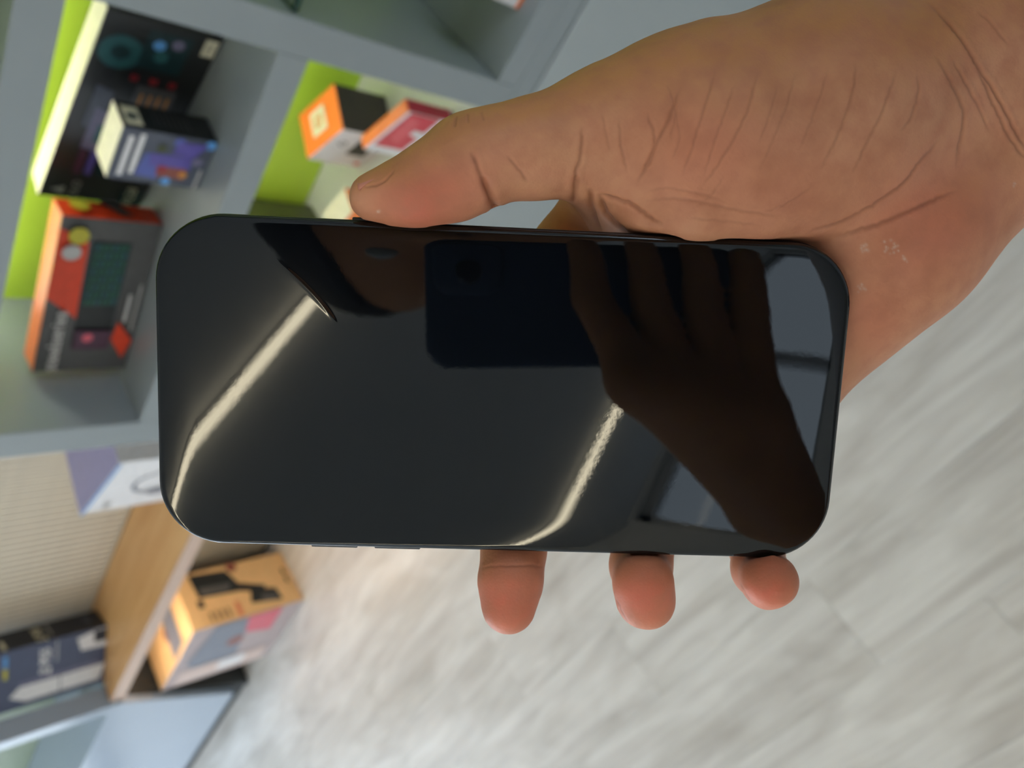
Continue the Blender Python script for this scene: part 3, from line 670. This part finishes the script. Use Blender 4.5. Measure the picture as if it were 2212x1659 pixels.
# thumb
T = Field(lo, hi, RES); T.f[:] = 50
T.chain([pt(806, 427, 0, 5.5), pt(846, 424, -0.5, 6.1), pt(884, 414, -0.5, 7.4), pt(955, 387, -1, 9.2), pt(1030, 348, -2, 10.0), pt(1080, 332, -3, 10.0), pt(1160, 316, -4.5, 10.7), pt(1300, 296, -9, 13.8)], 3)
T.ell(hp(905, 422, 1.5), (8.2, 6.6, 6.6), 3); T.ell(hp(985, 400, 0.5), (8.5, 7.4, 7), 3)
T.ell(hp(1165, 338, -2.5), (9, 8.8, 8), 4); T.ell(hp(1008, 320, -3.5), (8.5, 7.0, 7.5), 3)
H.join(T, 7)
# fingers
FI = {
 'i': [pt(*MC['i']), pt(1235, 540, -30, 10.4), pt(1110, 680, -27, 9.3), pt(960, 800, -20, 8.2), pt(885, 860, -16.5, 7.2)],
 'm': [pt(*MC['m']), pt(1300, 760, -32, 10.3), pt(1200, 920, -30, 9.3), pt(1128, 1090, -23, 8.6), pt(1110, 1185, -13, 8.2), pt(1103, 1255, -7, 7.9), pt(1099, 1309, -4.5, 6.9)],
 'r': [pt(*MC['r']), pt(1480, 900, -31, 9.8), pt(1430, 1030, -30, 8.9), pt(1398, 1150, -22, 8.1), pt(1384, 1222, -11, 7.8), pt(1389, 1258, -1.5, 7.1), pt(1393, 1296, -2, 6.6), pt(1402, 1300, -2, 6.3)],
 'p': [pt(*MC['p']), pt(1670, 990, -29, 8.8), pt(1652, 1090, -27, 7.8), pt(1634, 1180, -20, 7.2), pt(1640, 1230, -9, 6.8), pt(1661, 1255, 0.5, 6.6), pt(1654, 1272, -1, 4.7)]}
for k_, ch in FI.items():
    G = Field(lo, hi, RES); G.f[:] = 50; G.chain(ch, 2.2)
    H.join(G, 3.2)
# flesh yields where the phone is pressed into it
gx, gy, gz = [(H.lo[k] + H.res * np.arange(H.n[k])).astype(np.float32) for k in range(3)]
qx = np.abs(gx)[:, None, None] - (PL * 500 - 15.2); qy = np.abs(gy)[None, :, None] - (PWID * 500 - 15.2)
d2 = np.sqrt(np.maximum(qx, 0) ** 2 + np.maximum(qy, 0) ** 2) + np.minimum(np.maximum(qx, qy), 0) - 15.2
qz = np.abs(gz + 3.9)[None, None, :] - 4.25
rr = 1.6
dph = np.sqrt(np.maximum(d2 + rr, 0) ** 2 + np.maximum(qz + rr, 0) ** 2) + np.minimum(np.maximum(d2 + rr, qz + rr), 0) - rr
kk = 0.8; a_, b_ = H.f, -(dph - 0.12); hh = np.maximum(kk - np.abs(a_ - b_), 0) / kk
H.f = (np.maximum(a_, b_) + hh * hh * kk * 0.25).astype(np.float32)
HV, HQ = H.nets(); HV = laplace(HV, HQ, 3, 0.5)
del T, G, qx, qy, d2, qz, dph, a_, b_, hh
tmp = mesh_obj('tmp_hand', HV, HQ, None)
sm = tmp.modifiers.new('s', 'SUBSURF'); sm.levels = 2; sm.subdivision_type = 'CATMULL_CLARK'
dg = bpy.context.evaluated_depsgraph_get(); ev = tmp.evaluated_get(dg); me = ev.to_mesh()
nv = len(me.vertices); HV = np.empty(nv * 3); me.vertices.foreach_get('co', HV); HV = HV.reshape(-1, 3)
HN = np.empty(nv * 3); me.vertices.foreach_get('normal', HN); HN = HN.reshape(-1, 3)
HQ = np.empty(len(me.polygons) * 4, np.int32); me.loops.foreach_get('vertex_index', HQ); HQ = HQ.reshape(-1, 4)
ev.to_mesh_clear(); bpy.data.objects.remove(tmp)
# creases (traced in the photo frame, cut into the skin): points, depth mm, half width mm
CR = [
 ([(1996, 0), (2024, 23), (2047, 49), (2082, 90), (2110, 139), (2147, 197), (2177, 248), (2198, 294), (2240, 350)], 0.85, 0.8),
 ([(2019, 116), (2047, 162), (2070, 208), (2082, 236), (2082, 268), (2070, 324), (2066, 370)], 0.5, 0.8),
 ([(2056, 125), (2080, 169), (2112, 227), (2131, 271), (2140, 289)], 0.4, 0.6),
 ([(2107, 139), (2128, 185), (2151, 236), (2175, 289), (2193, 317), (2230, 360)], 0.6, 0.7),
 ([(2110, 20), (2140, 50), (2180, 100)], 0.3, 0.6),
 ([(1848, 127), (1848, 174), (1837, 222), (1816, 278), (1800, 315), (1772, 368)], 0.34, 0.6),
 ([(1941, 144), (1927, 185), (1908, 236), (1892, 273), (1876, 303), (1839, 380)], 0.34, 0.6),
 ([(1978, 157), (1987, 183), (1978, 231), (1964, 262), (1943, 289)], 0.34, 0.6),
 ([(1790, 140), (1775, 200), (1750, 270), (1725, 330)], 0.22, 0.5), ([(1720, 150), (1700, 230), (1672, 300), (1640, 370)], 0.22, 0.5),
 ([(2033, 294), (2008, 329), (1985, 352), (1964, 384), (1947, 401), (1915, 424), (1884, 444), (1843, 467), (1812, 483), (1757, 496), (1738, 512)], 0.55, 0.7),
 ([(2073, 410), (2039, 421), (1998, 441), (1953, 460), (1915, 477), (1878, 490), (1838, 504), (1800, 516)], 0.75, 0.9),
 ([(1548, 150), (1513, 260), (1493, 328), (1472, 383)], 0.34, 0.5), ([(1640, 150), (1616, 239), (1582, 308), (1548, 362), (1513, 410)], 0.36, 0.55),
 ([(1589, 178), (1548, 294), (1520, 383)], 0.30, 0.45), ([(1472, 185), (1440, 270), (1425, 294), (1397, 355), (1373, 403)], 0.5, 0.65),
 ([(1397, 239), (1418, 300), (1411, 335), (1390, 375)], 0.42, 0.6), ([(1336, 253), (1342, 321), (1356, 376)], 0.34, 0.5),
 ([(1257, 270), (1258, 300), (1254, 342), (1240, 390), (1244, 415)], 0.75, 0.7), ([(1300, 240), (1310, 290), (1318, 330)], 0.22, 0.5),
 ([(1016, 325), (1026, 345), (1042, 383), (1054, 412), (1064, 440)], 0.85, 0.75), ([(1096, 335), (1124, 369), (1141, 396)], 0.4, 0.55),
 ([(1040, 380), (1056, 415), (1066, 437), (1072, 452), (1080, 475)], 1.9, 1.3), ([(1250, 380), (1244, 400), (1240, 415), (1238, 440)], 1.3, 1.0),
 ([(1274, 405), (1277, 440), (1285, 470), (1298, 505)], 1.6, 0.9), ([(1296, 418), (1304, 450), (1325, 480), (1362, 508)], 1.4, 0.9),
 ([(987, 250), (983, 276)], 0.5, 0.5), ([(1010, 245), (1012, 268)], 0.35, 0.4), ([(1040, 240), (1046, 262)], 0.3, 0.4),
 ([(1290, 418), (1335, 431), (1362, 439), (1382, 453), (1407, 471), (1435, 488)], 1.0, 0.7),
 ([(1383, 437), (1452, 427), (1520, 437), (1600, 455), (1700, 470)], 0.25, 0.6), ([(1480, 470), (1560, 478), (1650, 488)], 0.2, 0.6),
 ([(1390, 415), (1440, 405), (1500, 415), (1560, 430)], 0.2, 0.5), ([(1680, 180), (1662, 250), (1640, 310)], 0.2, 0.45), ([(1455, 215), (1470, 300), (1450, 350)], 0.22, 0.45),
 ([(1440, 180), (1462, 240), (1448, 310)], 0.25, 0.45), ([(1565, 380), (1540, 420), (1500, 450)], 0.18, 0.45), ([(1760, 400), (1700, 440), (1640, 460)], 0.18, 0.5),
 ([(785, 402), (800, 407), (822, 398), (848, 378), (856, 360)], 0.55, 0.38),
 ([(1035, 1226), (1080, 1222), (1130, 1221), (1185, 1225)], 0.25, 0.5), ([(1331, 1290), (1342, 1322), (1358, 1348)], 0.35, 0.35), ([(1600, 1255), (1607, 1280), (1622, 1300)], 0.3, 0.35),
]
Wp = h2w(HV); PX = w2px(Wp)
NW = HN[:, 0:1] * AUW + HN[:, 1:2] * BUW + HN[:, 2:3] * NNW
view = CAM - Wp; dist = np.linalg.norm(view, axis=1); face = (NW * view).sum(1) / dist
# keep only the surface nearest the camera
cellk = (np.clip(PX[:, 0] // 14 + 60, 0, 400).astype(int) * 1000 + np.clip(PX[:, 1] // 14 + 60, 0, 400).astype(int))
zmin = np.full(402000, 9.0); np.minimum.at(zmin, cellk, dist)
front = (face > 0.05) & (dist < zmin[cellk] + 0.010)
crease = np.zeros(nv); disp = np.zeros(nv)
rs = np.random.RandomState(3)
scale_mm = dist * 1000 / FPX
for pts, dep, wd in CR:
    # resample as a smooth wobbling line
    P_ = np.array(pts, float); seg = np.linalg.norm(np.diff(P_, axis=0), axis=1); cum = np.r_[0, np.cumsum(seg)]
    n_ = max(int(cum[-1] / 8), 3); tt = np.linspace(0, cum[-1], n_)
    C_ = np.stack([np.interp(tt, cum, P_[:, 0]), np.interp(tt, cum, P_[:, 1])], 1)
    for _ in range(3): C_[1:-1] = 0.25 * C_[:-2] + 0.5 * C_[1:-1] + 0.25 * C_[2:]
    C_[1:-1] += rs.randn(n_ - 2, 2) * 0.7
    lo_, hi_ = C_.min(0) - 40, C_.max(0) + 40
    ids = np.where(front & (PX[:, 0] > lo_[0]) & (PX[:, 0] < hi_[0]) & (PX[:, 1] > lo_[1]) & (PX[:, 1] < hi_[1]))[0]
    if len(ids) == 0: continue
    best = np.full(len(ids), 1e9); bt = np.zeros(len(ids)); Q_ = PX[ids]
    for i in range(n_ - 1):
        a, d = C_[i], C_[i + 1] - C_[i]; t = np.clip(((Q_ - a) @ d) / max(d @ d, 1e-9), 0, 1)
        e = np.linalg.norm(Q_ - a - t[:, None] * d, axis=1); m_ = e < best; best[m_] = e[m_]; bt[m_] = (i + t[m_]) / (n_ - 1)
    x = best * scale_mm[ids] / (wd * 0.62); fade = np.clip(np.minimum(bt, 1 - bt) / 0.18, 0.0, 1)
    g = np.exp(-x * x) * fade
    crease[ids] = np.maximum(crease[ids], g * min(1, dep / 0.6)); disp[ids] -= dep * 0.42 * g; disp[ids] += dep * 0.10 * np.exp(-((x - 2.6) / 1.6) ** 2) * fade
HV = HV + HN * disp[:, None]
Wp = h2w(HV)
# pigment: pink pads and palm, browner dorsal skin; painted shade is set further down
def blob(u, v, r): return np.exp(-(((PX[:, 0] - u) ** 2 + (PX[:, 1] - v) ** 2) / r ** 2))
pinkv = 0.9 * blob(1090, 1300, 110) + 1.0 * blob(1390, 1285, 85) + 1.0 * blob(1660, 1260, 80) + 0.75 * blob(900, 440, 90) + 0.25 * blob(1000, 400, 80) + 0.45 * blob(1990, 500, 130) + 0.35 * blob(1880, 690, 80) \
    + 0.25 * blob(2090, 440, 90) + 0.30 * blob(1500, 330, 140) + 0.2 * blob(1700, 420, 120)
pinkv = np.where(front, np.clip(pinkv, 0, 1), 0.1)
dors = np.clip(0.5 - 0.9 * (-(HN[:, 1]) * -1.0) , 0, 1)          # skin facing -b (back of the thumb) is browner
dors = np.clip((-HN[:, 1] + 0.02) / 0.55, 0, 1); dors = np.maximum(dors, np.clip((-HN[:, 2] - 0.1) / 0.4, 0, 1))
idx_reg = (~front | (HV[:, 2] < -17)) & (PX[:, 0] > 1120) & (PX[:, 0] < 1285) & (PX[:, 1] > 400) & (PX[:, 1] < 560)
dors = np.where(idx_reg, 1.0, dors); dors = np.where(PX[:, 1] > 1150, dors * 0.2, dors)
flake = np.zeros(nv)
for u, v, r, n_ in ((1866, 537, 11, 16), (1922, 534, 13, 18), (1862, 624, 10, 9), (818, 458, 4, 4), (1958, 560, 9, 7), (2190, 400, 6, 4)):
    for k in range(n_):
        flake = np.maximum(flake, np.where(front, blob(u + rs.randn() * r * 0.7, v + rs.randn() * r * 0.45, 2.2 + 1.2 * rs.rand()), 0) * (0.25 + 0.5 * rs.rand()))
# ---- photographer's other hand (behind the lens) and body, coarser
FT = np.array([0, 0, 0]) + PCW + ((CAM - PCW) @ AUW) * AUW + ((CAM - PCW) @ BUW) * BUW   # foot of the lens on the phone plane
HC = (CAM - PCW) @ NNW
def rp(u, v, Hh):
    """world point at height Hh over the phone plane that the screen mirrors at photo pixel (u,v)"""
    r = np.array([(u - CX) / FPX, (v - CY) / FPX, 1.0]); d = (PC @ nn) / (r @ nn); P_ = M @ (r * d); dr = P_ - 2 * (P_ @ NNW) * NNW
    return CAM + P_ + dr * (Hh / (dr @ NNW))
def wl(u, v, Hh, r): return (rp(u, v, Hh), r)
LH0 = rp(1500, 700, 0.17)
LHF = Field(LH0 - 0.13, LH0 + 0.13, 0.003); LHF.f[:] = 1
tips = [((1262, 470), (1275, 640), (1375, 820)), ((1385, 455), (1400, 640), (1470, 850)), ((1505, 460), (1515, 650), (1560, 880)), ((1610, 500), (1618, 670), (1640, 900))]
for (t0, t1, t2) in tips:
    LHF.chain([wl(*t0, 0.172, 0.0075), wl(*t1, 0.166, 0.0088), wl(*t2, 0.158, 0.0105)], 0.002)
LHF.chain([wl(1375, 820, 0.158, 0.0115), wl(1470, 850, 0.158, 0.012), wl(1560, 880, 0.16, 0.012), wl(1640, 900, 0.165, 0.011)], 0.008)
WRL = rp(1690, 1090, 0.172)
for q in ((1375, 820), (1470, 850), (1560, 880), (1640, 900)): LHF.chain([wl(*q, 0.16, 0.012), (WRL, 0.02)], 0.010)
ELL = np.array([-0.05, -0.33, 1.15])
LHF.cone(WRL, 0.023, WRL + (ELL - WRL) * 0.5, 0.032, 0.008)
LV, LQ = LHF.nets(); LV = laplace(LV, LQ, 2)
# body
HEAD = rp(838, 385, 0.42); fw = np.array([-0.764, 0.645, 0.0]); rt = np.array([0.645, 0.764, 0.0]); up = np.array([0, 0, 1.0])
NB = np.array([0.315, -0.070, 1.405]); CH = np.array([0.345, -0.110, 1.19]); WA = np.array([0.36, -0.15, 1.01]); HI = np.array([0.36, -0.15, 0.90])
SR, SL = NB + rt * 0.175 + up * -0.085, NB - rt * 0.175 + up * -0.085
WRR = h2w(np.array((WR[1][0] + WU[1][0]) / 2)); WREND = h2w(np.array((WR[2][0] + WU[2][0]) / 2))
ELR = WRR + (WREND - WRR) / np.linalg.norm(WREND - WRR) * 0.255
BF = Field((-0.35, -0.75, -0.02), (0.75, 0.35, 1.90), 0.011); BF.f[:] = 1
def arms(Fd, gr, sleeve):
    e = 0.35 if sleeve else 1.0
    for s_, el in ((SR, ELR), (SL, ELL)):
        Fd.cone(s_, 0.052 + gr, s_ + (el - s_) * e * 0.98, 0.052 + gr + (0.008 if sleeve else -0.012), 0.03)
def torso(Fd, gr, k=0.05):
    Rm = np.stack([rt, fw, up])
    Fd.ell(CH, (0.165 + gr, 0.112 + gr, 0.20), k, Rm.tolist()); Fd.ell((CH + WA) / 2, (0.15 + gr, 0.11 + gr, 0.2), k, Rm.tolist()); Fd.ell(HI + up * 0.03, (0.155 + gr, 0.115 + gr, 0.16), k, Rm.tolist())
    Fd.chain([(SR, 0.055 + gr), (NB + up * -0.03, 0.05 + gr), (SL, 0.055 + gr)], k)
torso(BF, 0.0); arms(BF, 0.0, False)
BF.cone(ELR, 0.040, WREND + (WRR - WREND) * 0.35, 0.030, 0.01); BF.cone(ELL, 0.040, WRL, 0.024, 0.01)
BF.chain([(NB, 0.062), (HEAD + up * -0.07 - fw * 0.02, 0.058)], 0.04)
lk = PCW - HEAD; lk /= np.linalg.norm(lk); hr = rt; hu = np.cross(hr, lk); hu /= np.linalg.norm(hu)
if hu[2] < 0: hu = -hu
Rh = np.stack([hr, lk, hu])
BF.ell(HEAD, (0.074, 0.092, 0.105), 0.01, Rh.tolist()); BF.ell(HEAD + lk * 0.03 - hu * 0.075, (0.052, 0.055, 0.05), 0.03, Rh.tolist())
BF.cone(HEAD + lk * 0.09 + hu * 0.005, 0.010, HEAD + lk * 0.108 - hu * 0.03, 0.016, 0.012)
for s_ in (-1, 1): BF.ell(HEAD + hr * 0.078 * s_ - lk * 0.005 - hu * 0.01, (0.012, 0.02, 0.032), 0.008, Rh.tolist())
BF.cone(HEAD + lk * 0.082 - hu * 0.062 - hr * 0.02, 0.011, HEAD + lk * 0.082 - hu * 0.062 + hr * 0.02, 0.011, 0.006)
FEET = []
for s_ in (-1, 1):
    hip = HI + rt * 0.085 * s_; kn = hip + up * -0.44 + fw * 0.02; an = np.array([hip[0], hip[1], 0.09]) - fw * 0.01
    BF.chain([(hip, 0.082), (kn, 0.055), (an, 0.040)], 0.02); FEET.append((hip, kn, an))
    BF.cone(an - fw * 0.01 + up * -0.045, 0.033, an + fw * 0.15 + up * -0.055, 0.028, 0.02)
BV, BQ = BF.nets(); BV = laplace(BV, BQ, 2)
ORG = np.array([HI[0], HI[1], 0.0])
V_all = np.concatenate([Wp, LV, BV]) - ORG
Q_all = np.concatenate([HQ, LQ + nv, BQ + nv + len(LV)])
def skin_mat():
    m = bpy.data.materials.new('brown_skin'); m.use_nodes = True; nt = m.node_tree; L = nt.links; bs = nt.nodes['Principled BSDF']
    bs.inputs['Roughness'].default_value = 0.48; bs.inputs['Specular IOR Level'].default_value = 0.35
    bs.inputs['Subsurface Weight'].default_value = 0.0; bs.inputs['Subsurface Radius'].default_value = (1.0, 0.35, 0.2); bs.inputs['Subsurface Scale'].default_value = 0.003
    at = nt.nodes.new('ShaderNodeAttribute'); at.attribute_name = 'pigment_and_shade'; sp = nt.nodes.new('ShaderNodeSeparateColor'); L.new(at.outputs['Color'], sp.inputs[0])
    tc = nt.nodes.new('ShaderNodeTexCoord')
    def nz(sc, det):
        n = nt.nodes.new('ShaderNodeTexNoise'); n.inputs['Scale'].default_value = sc; n.inputs['Detail'].default_value = det; L.new(tc.outputs['Object'], n.inputs['Vector']); return n
    def mix(f, a, b, mode='MIX'):
        n = nt.nodes.new('ShaderNodeMix'); n.data_type = 'RGBA'; n.blend_type = mode
        if isinstance(f, (int, float)): n.inputs[0].default_value = f
        else: L.new(f, n.inputs[0])
        for s_, v in ((6, a), (7, b)):
            if isinstance(v, tuple): n.inputs[s_].default_value = v
            else: L.new(v, n.inputs[s_])
        return n.outputs[2]
    n1 = nz(55, 4); n2 = nz(190, 3)
    c = mix(n1.outputs['Fac'], srgb(222, 160, 124), srgb(234, 178, 141))
    c = mix(sp.outputs[0], c, srgb(228, 120, 100))
    c = mix(sp.outputs[1], c, srgb(216, 152, 92))
    mr = nt.nodes.new('ShaderNodeMapRange'); mr.inputs[1].default_value = 0.35; mr.inputs[2].default_value = 0.7; mr.inputs[3].default_value = 0.0; mr.inputs[4].default_value = 0.38
    L.new(n2.outputs['Fac'], mr.inputs[0]); c = mix(mr.outputs[0], c, srgb(218, 146, 122))
    n5 = nz(95, 5); m5 = nt.nodes.new('ShaderNodeMapRange'); m5.inputs[1].default_value = 0.42; m5.inputs[2].default_value = 0.72; m5.inputs[3].default_value = 0.0; m5.inputs[4].default_value = 0.42
    L.new(n5.outputs['Fac'], m5.inputs[0]); c = mix(m5.outputs[0], c, srgb(188, 124, 90))
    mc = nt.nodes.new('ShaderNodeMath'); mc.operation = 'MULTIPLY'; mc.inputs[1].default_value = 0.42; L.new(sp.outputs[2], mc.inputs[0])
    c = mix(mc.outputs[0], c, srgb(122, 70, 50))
    c = mix(at.outputs['Alpha'], c, srgb(236, 214, 196))
    L.new(c, bs.inputs['Base Color'])
    vo = nt.nodes.new('ShaderNodeTexVoronoi'); vo.inputs['Scale'].default_value = 1500; L.new(tc.outputs['Object'], vo.inputs['Vector'])
    n3 = nz(900, 4)
    ad = nt.nodes.new('ShaderNodeMath'); ad.operation = 'ADD'; L.new(vo.outputs['Distance'], ad.inputs[0]); L.new(n3.outputs['Fac'], ad.inputs[1])
    bp_ = nt.nodes.new('ShaderNodeBump'); bp_.inputs['Strength'].default_value = 0.25; bp_.inputs['Distance'].default_value = 0.00012
    L.new(ad.outputs[0], bp_.inputs['Height']); L.new(bp_.outputs[0], bs.inputs['Normal'])
    return m
m_skin = skin_mat()
me = bpy.data.meshes.new('person')
me.vertices.add(len(V_all)); me.vertices.foreach_set('co', V_all.astype(np.float32).ravel())
me.loops.add(len(Q_all) * 4); me.loops.foreach_set('vertex_index', Q_all.astype(np.int32).ravel())
me.polygons.add(len(Q_all)); me.polygons.foreach_set('loop_start', np.arange(0, len(Q_all) * 4, 4, dtype=np.int32)); me.polygons.foreach_set('loop_total', np.full(len(Q_all), 4, np.int32))
me.polygons.foreach_set('use_smooth', np.ones(len(Q_all), bool)); me.update(calc_edges=True); me.validate()
ca = me.color_attributes.new('pigment_and_shade', 'FLOAT_COLOR', 'POINT')
col = np.zeros((len(V_all), 4), np.float32); col[nv:, 1] = 1.0; col[nv:, 2] = 0.7  # other hand, body: dorsal brown, plus shade painted through the crease channel
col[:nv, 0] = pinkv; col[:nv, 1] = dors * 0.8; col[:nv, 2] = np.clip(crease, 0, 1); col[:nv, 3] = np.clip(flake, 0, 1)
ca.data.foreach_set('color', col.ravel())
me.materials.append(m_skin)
pe = bpy.data.objects.new('person', me); C.objects.link(pe); pe.location = ORG
tag(pe, 'person in a light grey T-shirt whose right hand holds the black phone', 'person')
def wearable(name, Fd, m):
    V, Q = Fd.nets(); V = laplace(V, Q, 2); o = mesh_obj(name, V - ORG, Q, m, pe, True); return o
SF = Field((-0.35, -0.75, 0.80), (0.75, 0.35, 1.60), 0.011); SF.f[:] = 1; torso(SF, 0.014); arms(SF, 0.013, True)
zz = (SF.lo[2] + SF.res * np.arange(SF.n[2]))[None, None, :]; SF.f = np.maximum(SF.f, (0.88 - zz).astype(np.float32)); SF.f = np.maximum(SF.f, (zz - 1.415).astype(np.float32))
wearable('shirt', SF, mat('light_grey_jersey', srgb(196, 198, 204), 0.85, noise=0.04, nscale=300))
TF = Field((-0.05, -0.60, 0.02), (0.70, 0.15, 1.10), 0.011); TF.f[:] = 1
Rm = np.stack([rt, fw, up]); TF.ell(HI + up * 0.0, (0.165, 0.125, 0.13), 0.04, Rm.tolist())
for hip, kn, an in FEET: TF.chain([(hip, 0.094), (kn, 0.072), (an + up * -0.01, 0.062)], 0.02)
zz = (TF.lo[2] + TF.res * np.arange(TF.n[2]))[None, None, :]; TF.f = np.maximum(TF.f, (0.075 - zz).astype(np.float32)); TF.f = np.maximum(TF.f, (zz - 1.0).astype(np.float32))
wearable('trousers', TF, mat('dark_denim', srgb(44, 50, 66), 0.85, noise=0.1, nscale=200))
for hip, kn, an in FEET:
    XF = Field(an - 0.25, an + 0.30, 0.009); XF.f[:] = 1
    XF.cone(an - fw * 0.015 + up * -0.045, 0.045, an + fw * 0.16 + up * -0.058, 0.038, 0.02); XF.cone(an, 0.046, an + up * -0.04, 0.046, 0.02)
    zz = (XF.lo[2] + XF.res * np.arange(XF.n[2]))[None, None, :]; XF.f = np.maximum(XF.f, (0.002 - zz).astype(np.float32))
    wearable('shoe', XF, mat('black_shoe', srgb(30, 30, 32), 0.5))
HF = Field(HEAD - 0.16, HEAD + 0.16, 0.007); HF.f[:] = 1
HF.ell(HEAD + hu * 0.016 - lk * 0.014, (0.084, 0.098, 0.108), 0.01, Rh.tolist())
ax_ = [(HF.lo[k] + HF.res * np.arange(HF.n[k])) for k in range(3)]
pl_ = ((ax_[0][:, None, None] - HEAD[0]) * (lk * 0.75 - hu * 0.66)[0] + (ax_[1][None, :, None] - HEAD[1]) * (lk * 0.75 - hu * 0.66)[1] + (ax_[2][None, None, :] - HEAD[2]) * (lk * 0.75 - hu * 0.66)[2]) - 0.012
HF.f = np.maximum(HF.f, pl_.astype(np.float32))
wearable('hair', HF, mat('black_hair', srgb(24, 22, 22), 0.6, noise=0.3, nscale=200, bump=0.5))
for s_ in (-1, 1):
    EF = Field(HEAD + lk * 0.084 + hr * 0.031 * s_ + hu * 0.012 - 0.02, HEAD + lk * 0.084 + hr * 0.031 * s_ + hu * 0.012 + 0.02, 0.002); EF.f[:] = 1
    EF.ell(HEAD + lk * 0.080 + hr * 0.031 * s_ + hu * 0.012, (0.012, 0.011, 0.007), 0, Rh.tolist()); wearable('eye', EF, mat('eye', (0.5, 0.48, 0.46, 1), 0.2))
# thumb nail seen edge-on above the thumb tip
nl = []
for i in range(9):
    for j in range(7):
        s_ = i / 8; t_ = j / 6 - 0.5
        c0 = hp(774 + 86 * s_, 386 - 38 * s_ + 5 * (2 * s_ - 1) ** 2, 0); c0 = c0 + np.array([0, 0, 0.2]) + np.array([0, 0, 1]) * (t_ * 10.0) + np.array([0.3, 1, 0]) * (t_ * t_ * 9.5)
        nl.append(h2w(c0 + np.array([0, -0.25, 0])))
nl = np.array(nl); NFc = [(i * 7 + j, i * 7 + j + 1, (i + 1) * 7 + j + 1, (i + 1) * 7 + j) for i in range(8) for j in range(6)]
no = mesh_obj('thumbnail', nl - ORG, NFc, mat('nail', srgb(220, 150, 128), 0.28, noise=0.04), pe, True)
sd = no.modifiers.new('t', 'SOLIDIFY'); sd.thickness = 0.0006
# ------------------------------------------------------------------ the phone taking the picture (mirrored in the screen)
cp = bpy.data.objects.new('camera_phone', None); C.objects.link(cp)
c4 = Matrix.Identity(4)
org = CAM + M @ np.array([0.0505, 0.011, -0.0105])
for i, colv in enumerate((M @ [1, 0, 0], M @ [0, -1, 0], M @ [0, 0, -1], org)):
    for j in range(3): c4[j][i] = colv[j]
cp.matrix_world = c4
m_pac = mat('pacific_blue_glass', srgb(46, 68, 96), 0.35, noise=0.03)
rings('body', [(0.006, -0.0037), (0.002, -0.0037), (0.0008, -0.0033), (0.0, -0.0025), (0.0, 0.0025), (0.0008, 0.0033), (0.002, 0.0037), (0.006, 0.0037)], m_pac, cp, L=0.147, W=0.072, R=0.012, cap_first=True, cap_last=True)
li = rings('camera_island', [(0.0, -0.0038), (0.0, -0.0052), (0.001, -0.0056)], m_pac, cp, L=0.032, W=0.032, R=0.008, cap_last=True); li.location = (-0.0535, 0.016, 0)
rings('lens', [(0.0, -0.0057), (0.0, -0.0066), (0.002, -0.0066)], m_scr, li, L=0.012, W=0.012, R=0.006, cap_last=True, ns=2).location = (0.0, -0.005, 0)
tag(cp, 'dark blue phone taking the picture, mirrored in the black screen', 'phone')
